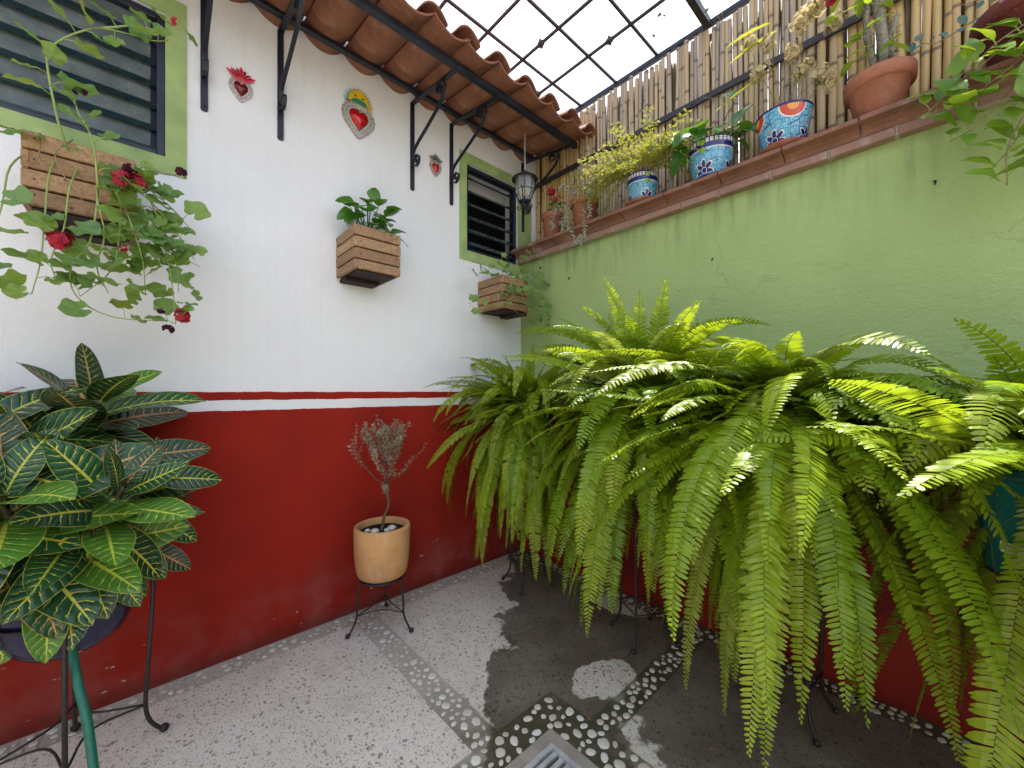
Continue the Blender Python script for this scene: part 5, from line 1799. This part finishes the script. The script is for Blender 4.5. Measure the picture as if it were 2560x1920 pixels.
def rod_stand(cx, cy, top, r, label, nlegs=4, rot=0.4):
    t = empty('plant_stand', (cx, cy, FZ), label, 'plant stand')
    b = MB()
    b.tube([(cx + r * math.cos(2 * PI * k / 28), cy + r * math.sin(2 * PI * k / 28), top) for k in range(29)], 0.006, 6, caps=False)
    b.build('seat_ring', 'stand', t)
    ms = []
    for k in range(nlegs):
        a = rot + 2 * PI * k / nlegs
        o_ = V((math.cos(a), math.sin(a), 0))
        c0 = V((cx, cy, 0))
        b = MB()
        b.tube(bez([c0 + o_ * r + V((0, 0, top)), c0 + o_ * (r + 0.03) + V((0, 0, top - 0.04)), c0 + o_ * r + V((0, 0, top * 0.4)), c0 + o_ * (r - 0.005) + V((0, 0, 0.08)), c0 + o_ * (r + 0.05) + V((0, 0, FZ + 0.012))], 4), 0.0075, 6)
        lg = b.build('leg', 'stand', t)
        b = MB()
        p_ = c0 + o_ * (r + 0.052)
        b.ball((p_.x, p_.y, FZ + 0.013), 0.014, 0, 8, 0.95)
        b.build('foot', 'stand', lg)
        ms.append(c0 + o_ * r + V((0, 0, 0.14)))
    for k in range(nlegs):
        b = MB()
        b.tube([ms[k], ms[(k + 1) % nlegs]], 0.0045, 5)
        b.build('brace', 'stand', t)

def plain_pot(name, cx, cy, z0, h, r0, r1, mat, label, rim=0.02, cat='pot', wob=0.0):
    t = empty(name, (cx, cy, z0), label, cat)
    b = MB()
    zt = z0 + h
    b.lathe([(0.0, z0), (r0 - 0.004, z0), (r0, z0 + 0.004), (r0 + (r1 - r0) * 0.78, zt - rim * 2.0), (r1 - 0.002, zt - rim * 1.95), (r1 + rim * 0.35, zt - rim * 1.8), (r1 + rim * 0.42, zt - 0.004), (r1 + rim * 0.2, zt), (r1 - 0.012, zt - 0.003), (r1 - 0.016, zt - 0.05)], cx, cy, 40, wob=wob)
    b.build('pot_body', mat, t)
    b = MB()
    b.lathe([(0.0, zt - 0.022), (r1 - 0.0135, zt - 0.026)], cx, cy, 24)
    b.build('soil', 'soil', t)
    return t

ferns = [
    # x, y, crown height, fronds, longest, half width of a frond, pinna spacing, seed, label
    (0.48, -0.40, 1.22, 255, 0.96, 0.052, 0.0145, 101, 'compact Boston fern in the corner, lowest and farthest of the ferns'),
    (1.36, -0.36, 1.26, 260, 1.08, 0.064, 0.0175, 102, 'tall Boston fern with upright fronds in the middle of the green wall'),
    (2.06, -0.36, 1.26, 290, 1.08, 0.062, 0.0170, 103, 'spreading Boston fern right of the middle, between two others'),
    (2.73, -0.42, 1.18, 285, 1.06, 0.062, 0.0170, 104, 'sunlit Boston fern at the right edge in the teal pot'),
]
for (fx, fy, fz, n, Lm, W, spc, seed, label) in ferns:
    t = empty('boston_fern', (fx, fy, fz), label, 'fern', 'Boston ferns along the green wall')
    rng = random.Random(seed)
    org = V((fx, fy, fz))
    for k in range(n):
        az = k * 2.39996 + rng.uniform(-.4, .4)
        if math.sin(az) > 0.35 and rng.random() < 0.62:
            az = -az
        kind = rng.random()
        sweep = seed > 102 and rng.random() < 0.16
        ww = W * rng.uniform(0.78, 1.10)
        if kind < {101: 0.04, 102: 0.06, 103: 0.035, 104: 0.03}[seed]:                       # young upright fronds
            e0, e1, bend, L = rng.uniform(74, 88), rng.uniform(10, 66), rng.uniform(1.1, 2.0), Lm * rng.uniform(0.5, 0.86)
            if seed != 102: L *= 0.62
        elif kind < 0.27:                                               # the dome over the crown
            e0, e1, bend, L = rng.uniform(42, 86), rng.uniform(-80, 8), rng.uniform(0.75, 1.4), Lm * rng.uniform(0.32, 0.86)
        elif kind < 0.45:                                               # arching out, tips held level
            e0, e1, bend, L = rng.uniform(10, 70), rng.uniform(-75, -8), rng.uniform(0.6, 1.2), Lm * rng.uniform(0.40, 0.88)
        elif kind < 0.60:                                               # short ones that fill the heart of the plant
            e0, e1, bend, L = rng.uniform(10, 75), rng.uniform(-80, -10), rng.uniform(0.6, 1.0), Lm * rng.uniform(0.28, 0.50)
            ww *= 0.8
        else:                                                           # the hanging skirt
            e0, e1, bend, L = rng.uniform(-62, 52), rng.uniform(-98, -74), rng.uniform(0.30, 0.80), Lm * rng.uniform(0.45, 1.16)
        if seed > 102 and kind < 0.27: L *= 0.8
        if seed == 103 and 285 < math.degrees(az) % 360 and kind >= 0.60 and rng.random() < 0.45:
            az = math.radians(rng.uniform(195, 282))
        if seed == 104 and 198 < math.degrees(az) % 360 < 262 and kind >= 0.40 and rng.random() < 0.88:
            az = math.radians(rng.uniform(272, 340) if rng.random() < 0.5 else rng.uniform(140, 192))
        if sweep:                                                       # long fronds thrown out over the neighbour
            az = math.radians(rng.uniform(165, 262) if seed == 103 or rng.random() < 0.35 else rng.uniform(150, 176))
            e0, e1, bend, L = rng.uniform(5, 48), rng.uniform(-45, 6), rng.uniform(0.7, 1.2), Lm * rng.uniform(0.6, 0.98)
        if seed > 102 and kind >= 0.60 and not sweep: L *= 1.08
        if math.sin(az) > 0.3 and not sweep:
            e0 = rng.uniform(60, 84)
            L *= 0.7
        base = V((fx + 0.07 * math.cos(az) * rng.random(), fy + 0.07 * math.sin(az) * rng.random(), fz + rng.uniform(-.12, .04)))
        me = frond_mesh(base, az, math.radians(e0), math.radians(e1), L, ww, rng, bend, rng.uniform(-.55, .55) * (0.5 if seed == 104 else 1), rng.uniform(-.8, .8), org=org, spacing=spc * rng.uniform(0.88, 1.1))
        place('frond', me, t, Matrix.Translation(org))
    # thin runners under the plant
    rb = MB()
    for k in range(7):
        a = rng.uniform(PI, 2 * PI)
        p_ = V((fx + 0.12 * math.cos(a), fy + 0.12 * math.sin(a), fz - 0.05))
        pts = [p_]
        for j in range(7):
            p_ = p_ + V((rng.uniform(-.05, .05) + 0.02 * math.cos(a), rng.uniform(-.05, .03), -rng.uniform(0.05, 0.11)))
            if p_.z < 0.08 or p_.y > -0.03: break
            pts.append(p_)
        if len(pts) > 3: rb.tube(pts, 0.0009, 4)
    tag(rb.build('runners', 'roots', t), kind='stuff')

for i, (fx, fy, fz, lab) in enumerate(((0.48, -0.40, 1.18, 'iron rod stand hidden under the corner fern'), (1.36, -0.36, 1.20, 'iron rod stand under the tall middle fern'), (2.06, -0.36, 1.20, 'iron rod stand under the spreading fern right of the middle'), (2.73, -0.42, 1.06, 'iron rod stand under the teal pot at the right edge'))):
    rod_stand(fx, fy, fz - 0.27, 0.13, lab, 4, (0.55, 0.25, 0.7, 0.9)[i])
    if i < 3:
        plain_pot('plastic_pot', fx, fy, fz - 0.266, 0.25, 0.11, 0.15, 'plastic', ('black plastic pot hidden inside the corner fern', 'black plastic pot hidden inside the tall middle fern', 'black plastic pot hidden inside the spreading fern')[i])
tp_ = plain_pot('teal_pot', 2.73, -0.42, 0.794, 0.33, 0.135, 0.168, 'teal', 'teal plastic pot half hidden behind fern fronds at the right edge')
def on_pot(b, ang, z0, z1, w, dr, mi=0):
    n = 4
    c, f = [], []
    for k in range(n + 1):
        a = math.radians(ang) + (k / n - 0.5) * w / 0.15
        for z_ in (z0, z1):
            r_ = 0.135 + (0.168 - 0.135) * 0.78 * min(1, (z_ - 0.794) / 0.29) + dr
            c.append((2.73 + r_ * math.cos(a), -0.42 + r_ * math.sin(a), z_))
    for k in range(n):
        f.append((2 * k, 2 * k + 2, 2 * k + 3, 2 * k + 1))
    b.add(c, f, mi)
b = MB(); on_pot(b, 233, 0.866, 0.898, 0.046, 0.0022)
stk = b.build('sticker', 'paper', tp_)
b = MB()
rng = random.Random(6)
for k in range(13):
    on_pot(b, 233 + (k - 6) * 1.15, 0.873, 0.892, rng.choice((0.0008, 0.0014, 0.002)), 0.0029)
b.build('barcode', 'ink', stk)

# ================================================================== POTS ON THE COPING
LZ = 2.560
def talavera(cx, cy, h, r0, r1, mat, label, rot, straight=False):
    t = empty('painted_pot', (cx, cy, LZ), label, 'pot', 'hand painted pots on the coping')
    z0 = LZ + 0.002 if not straight else LZ + 0.018
    zt = z0 + h
    b = MB()
    if straight:
        prof = [(r0 - 0.006, z0), (r0, z0 + 0.006), (r0 + (r1 - r0) * 0.5, z0 + h * 0.5), (r1, zt - 0.012), (r1 + 0.004, zt)]
    else:
        prof = [(r0 - 0.006, z0), (r0, z0 + 0.008), (r0 + (r1 - r0) * 0.42, z0 + h * 0.34), (r1 * 0.97, z0 + h * 0.66), (r1 * 0.955, z0 + h * 0.72), (r1 * 1.0, z0 + h * 0.80), (r1 * 1.02, zt - 0.006), (r1 * 1.0, zt)]
    b.lathe(prof, cx, cy, 48, vr=(z0, zt), u0=rot)
    b.build('pot_body', mat, t)
    b = MB()
    b.lathe([(prof[-1][0], zt), (prof[-1][0] - 0.012, zt + 0.001), (prof[-1][0] - 0.016, zt - 0.05)], cx, cy, 48)
    b.build('rim', 'navyglaze', t)
    b = MB()
    b.lathe([(0, zt - 0.024), (r1 - 0.014, zt - 0.026)], cx, cy, 24)
    b.build('soil', 'soil', t)
    return t
def saucer(cx, cy, r, label):
    b = MB()
    b.lathe([(0.0, LZ + 0.003), (r * 0.8, LZ + 0.003), (r, LZ + 0.022), (r + 0.004, LZ + 0.026), (r - 0.004, LZ + 0.026), (r * 0.78, LZ + 0.010), (0.0, LZ + 0.010)], cx, cy, 40)
    o = b.build('saucer', 'terracotta', None, (cx, cy, LZ))
    return tag(o, label, 'saucer', 'clay saucers on the coping')
M['tal_a'] = mat_talavera('painted glaze with blue flowers', 27)
M['tal_b'] = mat_talavera('painted glaze with blue flowers larger', 23)
M['tal_c'] = mat_talavera('painted glaze with red sun flower', 16, True)
p1 = plain_pot('terracotta_pot', 0.37, 0.0, LZ + 0.002, 0.215, 0.060, 0.082, 'terracotta', 'small terracotta pot nearest the corner on the coping, with red flowers', 0.022)
p2 = plain_pot('terracotta_pot', 0.665, 0.03, LZ + 0.002, 0.235, 0.066, 0.100, 'terracotta', 'terracotta pot under the grey succulent on the coping', 0.024)
talavera(1.165, -0.01, 0.195, 0.076, 0.100, 'tal_a', 'smaller blue flowered painted pot under the feathery yellow fern', 0.115)
saucer(1.165, -0.01, 0.108, 'clay saucer under the smaller blue flowered pot')
talavera(1.600, -0.015, 0.200, 0.090, 0.124, 'tal_b', 'larger blue flowered painted pot with navy band holding the coping pothos', 0.0)
talavera(1.955, -0.005, 0.185, 0.090, 0.122, 'tal_c', 'painted pot with red sun flower and navy rim holding dried flowers', 0.03, True)
saucer(1.955, -0.005, 0.115, 'clay saucer under the pot with the red sun flower')
p3 = plain_pot('terracotta_pot', 2.315, 0.0, LZ + 0.002, 0.195, 0.078, 0.112, 'terracotta', 'large plain terracotta pot with a spiny grey stem', 0.030)
p4 = plain_pot('maroon_pot', 2.765, 0.0, LZ + 0.002, 0.215, 0.115, 0.172, 'oldpot', 'big weathered maroon clay pot at the top right corner', 0.030, wob=0.01)

# red flowering spurge in the first pot
rg = random.Random(44)
cr1 = empty('red_spurge', (0.37, 0.0, LZ + 0.19), 'spurge with bright red bracts in the corner terracotta pot', 'plant')
for (dx, dy, h) in ((0.0, 0.0, 0.16), (0.03, 0.01, 0.10), (-0.02, 0.01, 0.08)):
    p0 = V((0.37 + dx * .5, dy, LZ + 0.19))
    o, p_ = stem_part(cr1, [p0, p0 + V((dx, dy, h * 0.5)), p0 + V((dx * 1.4, dy, h))], 0.008, 'cactus', 6)
    for k in range(9):
        a = k * 2.4
        q = p0 + V((dx * 1.3, dy, h * rg.uniform(0.55, 1.0)))
        place('leaf', IVY[k % 3], cr1, leaf_frame(q, V((math.cos(a), math.sin(a), rg.uniform(0.2, 0.9))), V((0, 0, 1)), rg.uniform(0.035, 0.055)))
flower_head(cr1, (0.385, -0.03, LZ + 0.385), 0.032, 16, 'redpetal', rg, pet=0.6)
flower_head(cr1, (0.44, -0.05, LZ + 0.30), 0.020, 12, 'redpetal', rg, pet=0.7)

# ghost plant: grey rosettes on trailing stems
gp = empty('ghost_succulent', (0.665, 0.03, LZ + 0.21), 'trailing grey green succulent hanging over the coping edge', 'plant')
def fat_leaf():
    b = MB()
    n, m = 6, 6
    c, f = [], []
    for i in range(n + 1):
        t = i / n
        w = 0.24 * math.sin(PI * (0.12 + 0.86 * t)) ** 0.8
        for k in range(m):
            a = 2 * PI * k / m
            c.append((w * math.cos(a), t, 0.5 * w * math.sin(a)))
    for i in range(n):
        for k in range(m):
            f.append((i * m + k, i * m + (k + 1) % m, (i + 1) * m + (k + 1) % m, (i + 1) * m + k))
    f.append(tuple(n * m + k for k in range(m)))
    b.add(c, f, 0, smooth=True)
    return b.mesh('leaf', 'succulent')
FAT = fat_leaf()
gstems = [((0.665, 0.0, LZ + .21), (0.60, -0.05, LZ + .30), (0.55, -0.08, LZ + .36), (0.52, -0.09, LZ + .33)), ((0.64, 0.0, LZ + .21), (0.56, -0.06, LZ + .22), (0.49, -0.10, LZ + .18), (0.47, -0.12, LZ + .10), (0.50, -0.14, LZ + .04)),
          ((0.68, 0.0, LZ + .21), (0.70, -0.06, LZ + .30), (0.72, -0.08, LZ + .40), (0.71, -0.08, LZ + .47)), ((0.66, -0.02, LZ + .21), (0.64, -0.10, LZ + .22), (0.64, -0.15, LZ + .10), (0.67, -0.16, LZ - .02), (0.72, -0.15, LZ - .12), (0.76, -0.14, LZ - .15)),
          ((0.70, 0.0, LZ + .21), (0.78, -0.08, LZ + .20), (0.83, -0.13, LZ + .10), (0.84, -0.14, LZ + .02)), ((0.69, 0.0, LZ + .21), (0.75, -0.06, LZ + .29), (0.80, -0.08, LZ + .27)),
          ((0.66, 0.0, LZ + .21), (0.60, -0.08, LZ + .18), (0.585, -0.14, LZ + .06), (0.60, -0.15, LZ - .01)), ((0.64, 0.0, LZ + .21), (0.60, -0.03, LZ + .34), (0.61, -0.05, LZ + .43)),
          ((0.68, -0.02, LZ + .21), (0.76, -0.12, LZ + .12), (0.80, -0.15, LZ - .04), (0.79, -0.14, LZ - .10), (0.75, -0.14, LZ - .11))]
for s_ in gstems:
    o, p_ = stem_part(gp, s_, 0.0032, 'drystem', 5)
    N_ = len(p_)
    for i in range(int(N_ * 0.30), N_, 1):
        d = (p_[min(i + 1, N_ - 1)] - p_[i - 1]).normalized()
        for q in range(2):
            o_ = Matrix.Rotation(i * 2.4 + q * PI, 3, d) @ d.orthogonal().normalized()
            place('leaf', FAT, gp, leaf_frame(p_[i], (o_ + d * 0.7).normalized(), d, rg.uniform(0.020, 0.034)))

# feathery yellow fern
mf = empty('feathery_fern', (1.165, 0.0, LZ + 0.19), 'feathery yellow green asparagus fern in the smaller painted pot', 'plant')
rng = random.Random(61)
org = V((1.165, 0.0, LZ + 0.19))
for k in range(84):
    az = rng.uniform(0, 2 * PI)
    if math.sin(az) > 0.5: az = -az
    u = rng.random()
    L = rng.uniform(0.26, 0.52)
    base = org + V((rng.uniform(-.04, .04), rng.uniform(-.04, .03), 0))
    az2 = az if rng.random() < 0.35 else (PI + rng.uniform(-.6, .6) if rng.random() < 0.6 else rng.uniform(-.7, .3))
    path = frond_path(base, az2, math.radians(rng.uniform(35, 85)), math.radians(rng.uniform(-75, -5)), L, rng.uniform(0.7, 1.2), rng.uniform(-.5, .5), 10)
    pts = [q[0] for q in path]
    b = MB()
    b.tube(pts, 0.0013, 3, 1, caps=False)
    for i in range(3, len(pts)):
        for q in range(2):
            d = (pts[i] - pts[i - 1]).normalized()
            sd = d.cross(V((0, 0, 1))).normalized() * (1 if q else -1)
            bl = 0.055 * (1 - 0.5 * i / len(pts)) * rng.uniform(0.6, 1.2)
            e = (sd + d * 0.7 + V((0, 0, rng.uniform(-.1, .4)))).normalized()
            for j in range(9):
                c0 = pts[i] + e * bl * (j + 0.5) / 9
                for s_ in (-1, 1):
                    w = (d * s_ * rng.uniform(.6, 1) + e * 0.5 + V((rng.uniform(-.3, .3), rng.uniform(-.3, .3), rng.uniform(-.4, .4)))).normalized()
                    l = 0.012 * rng.uniform(0.7, 1.2)
                    n_ = w.cross(V((rng.uniform(-1, 1), rng.uniform(-1, 1), rng.uniform(-1, 1)))).normalized() * 0.0022
                    b.add([c0, c0 + w * l * 0.5 + n_, c0 + w * l, c0 + w * l * 0.5 - n_], [(0, 1, 2, 3)])
    b.build('frond', ['maiden', 'drystem'], mf)

# pothos on the coping
pc = empty('pothos_plant', (1.60, 0.0, LZ + 0.24), 'bright green pothos in the larger blue flowered pot', 'plant')
rg = random.Random(71)
pet = MB()
for i in range(30):
    a = rg.uniform(0, 2 * PI)
    p0 = V((1.60 + 0.06 * math.cos(a), 0.06 * math.sin(a), LZ + 0.18))
    out = V((math.cos(a), math.sin(a), 0))
    h, lean = rg.uniform(0.05, 0.16), rg.uniform(0.03, 0.12)
    p2 = p0 + V((0, 0, h)) + out * lean
    if p2.y > 0.12: p2.y = 0.12
    pet.tube([p0, p0 + V((0, 0, h * .6)) + out * lean * .3, p2], [0.0035, 0.003, 0.002], 5)
    d = (out * rg.uniform(0.5, 1.0) + V((0, -0.25, rg.uniform(-0.5, 0.5)))).normalized()
    place('leaf', POT[i % 3], pc, leaf_frame(p2, d, V((0.2, -0.4, 1)), rg.uniform(0.10, 0.15), rg.uniform(-.4, .4)))
for (p2, d, s_) in ((V((1.745, -0.02, LZ + 0.42)), V((-0.5, -0.3, 0.35)), 0.11), (V((1.50, -0.09, LZ + 0.22)), V((-0.75, -0.35, -0.75)), 0.19), (V((1.47, -0.06, LZ + 0.21)), V((-0.75, -0.1, -0.55)), 0.17), (V((1.73, -0.05, LZ + 0.25)), V((0.5, -0.2, 0.6)), 0.13)):
    p0 = V((1.60, 0.0, LZ + 0.18))
    pet.tube([p0, p0 * 0.4 + p2 * 0.6 + V((0, 0, 0.03)), p2], [0.0035, 0.003, 0.002], 5)
    place('leaf', POT[0], pc, leaf_frame(p2, d, V((0.1, -0.8, 0.7)), s_))
tag(pet.build('petioles', 'pothos', pc), kind='stuff')

# dried flowers
df = empty('dried_flowers', (1.975, 0.02, LZ + 0.25), 'dried papery flower sprays on wiry stalks above the red sun flower pot', 'plant')
rg = random.Random(81)
def crumple(parent, p, R, n, name, mat):
    b = MB()
    for i in range(n):
        d = V((rg.gauss(0, 1), rg.gauss(0, 1), rg.gauss(0, 1))).normalized()
        c0 = V(p) + d * R * rg.uniform(0.1, 1)
        a = d.orthogonal().normalized()
        a = Matrix.Rotation(rg.uniform(0, 6), 3, d) @ a
        q = d.cross(a)
        l = R * rg.uniform(0.22, 0.5)
        b.add([c0 - a * l, c0 + q * l * 0.7 + d * l * .4, c0 + a * l, c0 - q * l * 0.6 + d * l * .2], [(0, 1, 2), (0, 2, 3)])
    return b.build(name, mat, parent)
for (tx, ty, tz, R) in ((1.86, -0.06, 3.02, 0.055), (1.90, -0.04, 3.15, 0.05), (2.00, -0.04, 3.05, 0.05), (2.04, -0.05, 3.17, 0.055), (2.10, -0.04, 3.22, 0.06), (2.02, -0.03, 2.93, 0.045), (2.12, -0.05, 2.86, 0.05), (2.16, -0.02, 3.10, 0.045), (1.80, -0.03, 3.22, 0.045), (2.05, 0.0, 2.97, 0.04), (2.15, -0.06, 2.80, 0.04)):
    p0 = V((1.955 + rg.uniform(-.05, .05), 0.0, LZ + 0.17))
    p1 = V((tx, ty, tz))
    stem_part(df, [p0, p0 * 0.5 + p1 * 0.5 + V((rg.uniform(-.02, .02), 0, 0.02)), p1], 0.0018, 'drystem', 5, 'stalk')
    crumple(df, p1, R, 60, 'flower_spray', 'drypaper')
for (p0, d, s_) in ((V((1.93, -0.03, 3.02)), V((-0.9, -0.25, -0.25)), 0.30), (V((1.93, -0.03, 3.21)), V((-0.9, -0.2, -0.1)), 0.22), (V((1.90, -0.03, 3.27)), V((-0.9, -0.2, 0.1)), 0.20)):
    b = MB()
    d = d.normalized()
    sd = d.cross(V((0, -0.3, 1))).normalized()
    c, f = [], []
    for k in range(9):
        t = k / 8
        w = 0.018 * math.sin(PI * (0.08 + 0.9 * t))
        q = p0 + d * s_ * t + V((0, 0, -0.05 * t * t))
        c += [q - sd * w + V((0, 0, .004 * (k % 2))), q + sd * w]
    for k in range(8):
        f.append((2 * k, 2 * k + 1, 2 * k + 3, 2 * k + 2))
    b.add(c, f, 0, smooth=True)
    b.build('dry_blade', 'maiden', df)
stem_part(df, [(1.93, 0.0, LZ + 0.18), (1.82, -0.06, LZ + 0.32), (1.66, -0.08, LZ + 0.42), (1.58, -0.08, LZ + 0.47)], 0.0018, 'drystem', 5, 'stalk')

# crown of thorns in the large pot
ct = empty('spiny_plant', (2.315, 0.02, LZ + 0.24), 'thick grey spiny stem with sparse leaves and red flowers', 'plant')
rg = random.Random(91)
for (dx, h, r_) in ((0.0, 0.66, 0.021), (-0.03, 0.46, 0.013), (0.03, 0.30, 0.011)):
    b = MB()
    p0 = V((2.32 + dx, 0.03, LZ + 0.16))
    pts = [p0 + V((dx * 0.5 * t + 0.01 * math.sin(t * 7), 0, h * t)) for t in [i / 10 for i in range(11)]]
    b.tube(pts, [r_ * (1 + 0.12 * math.sin(i * 2.3)) for i in range(11)], 8)
    for i in range(170):
        t = rg.random()
        a = rg.uniform(0, 2 * PI)
        q = p0 + V((dx * 0.5 * t, 0, h * t)) + V((math.cos(a), math.sin(a), 0)) * r_
        e = V((math.cos(a), math.sin(a), rg.uniform(-.2, .6))) * 0.020
        s_ = V((-math.sin(a), math.cos(a), 0)) * 0.0018
        b.add([q - s_, q + s_, q + e], [(0, 1, 2)])
    b.build('spiny_stem', 'cactus', ct)
for k in range(22):
    a = rg.uniform(0, 2 * PI)
    p_ = V((2.30 + rg.uniform(-.16, .06), -0.02 + rg.uniform(-.08, .02), LZ + rg.choice((0.30, 0.40, 0.52, 0.60, 0.64, 0.68))))
    place('leaf', IVY[k % 3], ct, leaf_frame(p_, V((math.cos(a), math.sin(a) - .3, rg.uniform(-.4, .5))), V((0, -0.5, 1)), rg.uniform(0.06, 0.11)))
flower_head(ct, (2.16, -0.10, LZ + 0.60), 0.024, 9, 'redpetal', rg, pet=0.9)
flower_head(ct, (2.18, -0.08, LZ + 0.66), 0.018, 8, 'redpetal', rg, pet=0.9)
stem_part(ct, [(2.30, 0.02, LZ + .55), (2.23, -0.05, LZ + .62), (2.17, -0.09, LZ + .62)], 0.0035, 'gstem', 5)

# blue green shrub in the maroon pot
js = empty('blue_green_shrub', (2.765, 0.02, LZ + 0.24), 'shrub with small blue green leaves in the big maroon pot', 'plant')
rg = random.Random(95)
for i, s_ in enumerate((((2.72, 0.0, LZ + .20), (2.62, -0.04, LZ + .24), (2.56, -0.06, LZ + .22), (2.49, -0.07, LZ + .20), (2.43, -0.07, LZ + .25)), ((2.70, 0.0, LZ + .24), (2.64, -0.02, LZ + .31), (2.56, -0.03, LZ + .33)), ((2.74, 0.0, LZ + .24), (2.70, -0.04, LZ + .36), (2.62, -0.06, LZ + .40)), ((2.8, 0.0, LZ + .24), (2.8, -0.04, LZ + .36), (2.78, -0.06, LZ + .46)))):
    trail(js, s_, rg, JAD, 0.040, 0.018, 'drystem', 0.0035, 0.008, V((0, -1, 0.3)), 0.25)

# leafy vine hanging over the coping at the right
vn = empty('hanging_vine', (2.80, -0.10, LZ), 'leafy vine with sunlit yellow green leaves hanging over the coping at the right', 'plant')
rg = random.Random(99)
for s_ in (((2.86, -0.02, LZ + .06), (2.78, -0.14, LZ + .03), (2.68, -0.19, LZ - .09), (2.58, -0.20, LZ - .13), (2.46, -0.20, LZ - .14)),
           ((2.86, -0.02, LZ + .06), (2.76, -0.15, LZ + .0), (2.68, -0.19, LZ - .14), (2.60, -0.20, LZ - .24), (2.53, -0.20, LZ - .27)),
           ((2.88, -0.02, LZ + .06), (2.80, -0.16, LZ - .05), (2.73, -0.20, LZ - .20), (2.68, -0.21, LZ - .34), (2.62, -0.21, LZ - .43)),
           ((2.90, -0.02, LZ + .06), (2.84, -0.17, LZ - .05), (2.80, -0.21, LZ - .24), (2.76, -0.21, LZ - .40), (2.74, -0.21, LZ - .52)),
           ((2.86, -0.02, LZ + .06), (2.74, -0.14, LZ + .08), (2.66, -0.18, LZ + .05), (2.58, -0.20, LZ - .02)),
           ((2.92, -0.02, LZ + .06), (2.88, -0.18, LZ - .10), (2.84, -0.22, LZ - .30)),
           ((2.84, -0.04, LZ + .06), (2.74, -0.17, LZ - .02), (2.64, -0.21, LZ - .10), (2.54, -0.22, LZ - .17)),
           ((2.84, -0.04, LZ + .08), (2.72, -0.16, LZ + .06), (2.62, -0.20, LZ - .02), (2.53, -0.21, LZ - .08), (2.46, -0.21, LZ - .15)),
           ((2.86, -0.04, LZ + .08), (2.76, -0.20, LZ - .12), (2.70, -0.23, LZ - .26), (2.66, -0.24, LZ - .38), (2.66, -0.24, LZ - .50))):
    trail(vn, s_, rg, IVY, 0.098, 0.024, 'drystem', 0.0034, 0.028, V((0.1, -0.8, 0.5)), 0.2, pmat='gstem')

# wiry climber on the grille by the fence
cv = empty('wiry_climber', (1.5, 0.1, 3.66), 'wiry climber with tiny leaves straying over the overhead grille', 'plant')
rg = random.Random(103)
for s_ in (((1.62, 0.10, 3.55), (1.52, 0.0, 3.72), (1.38, -0.10, 3.70), (1.28, -0.02, 3.66), (1.22, 0.08, 3.60)), ((1.55, 0.05, 3.68), (1.40, -0.2, 3.72), (1.32, -0.45, 3.70)), ((1.62, 0.10, 3.55), (1.70, -0.05, 3.70), (1.85, -0.12, 3.78)), ((1.30, 0.05, 3.62), (1.36, -0.12, 3.70), (1.36, -0.12, 3.85))):
    trail(cv, s_, rg, JAD, 0.028, 0.12, 'drystem', 0.0016, 0.012, V((0, -0.5, -0.8)), 0.05)

# ================================================================== SMALL THINGS
for (hx, hz, lab) in ((0.55, 2.230, 'small dark screw hook in the green wall near the corner'), (1.607, 2.119, 'small dark screw hook in the green wall above the tall fern'), (2.487, 2.224, 'small dark screw hook in the green wall under the hanging vine')):
    b = MB()
    b.tube(bez([(hx, 0.0, hz), (hx, -0.016, hz), (hx + 0.004, -0.026, hz - 0.006), (hx + 0.002, -0.024, hz - 0.016), (hx, -0.014, hz - 0.014)], 4), 0.0030, 6)
    tag(b.build('screw_hook', 'iron', None, (hx, 0, hz)), lab, 'hook', 'screw hooks in the green wall')
lb = MB()
rg = random.Random(111)
for i in range(260):
    if i < 170:
        x_, y_ = rg.gauss(1.22, 0.22), rg.gauss(-0.62, 0.24)
    else:
        x_, y_ = rg.uniform(0.2, 2.6), rg.uniform(-1.3, -0.1)
    if not (0.05 < x_ < 3.2 and -1.35 < y_ < -0.02): continue
    a = rg.uniform(0, 6.28)
    l, w = rg.uniform(0.005, 0.022), rg.uniform(0.002, 0.005)
    dx, dy = math.cos(a) * l, math.sin(a) * l
    nx, ny = -math.sin(a) * w, math.cos(a) * w
    z_ = FZ + 0.0015
    lb.add([(x_ - dx, y_ - dy, z_), (x_ + nx, y_ + ny, z_ + 0.002), (x_ + dx, y_ + dy, z_ + 0.003), (x_ - nx, y_ - ny, z_ + 0.0015)], [(0, 3, 2, 1)])
tag(lb.build('leaf_litter', 'litter'), 'brown leaf crumbs scattered on the wet paving', 'litter', kind='stuff')
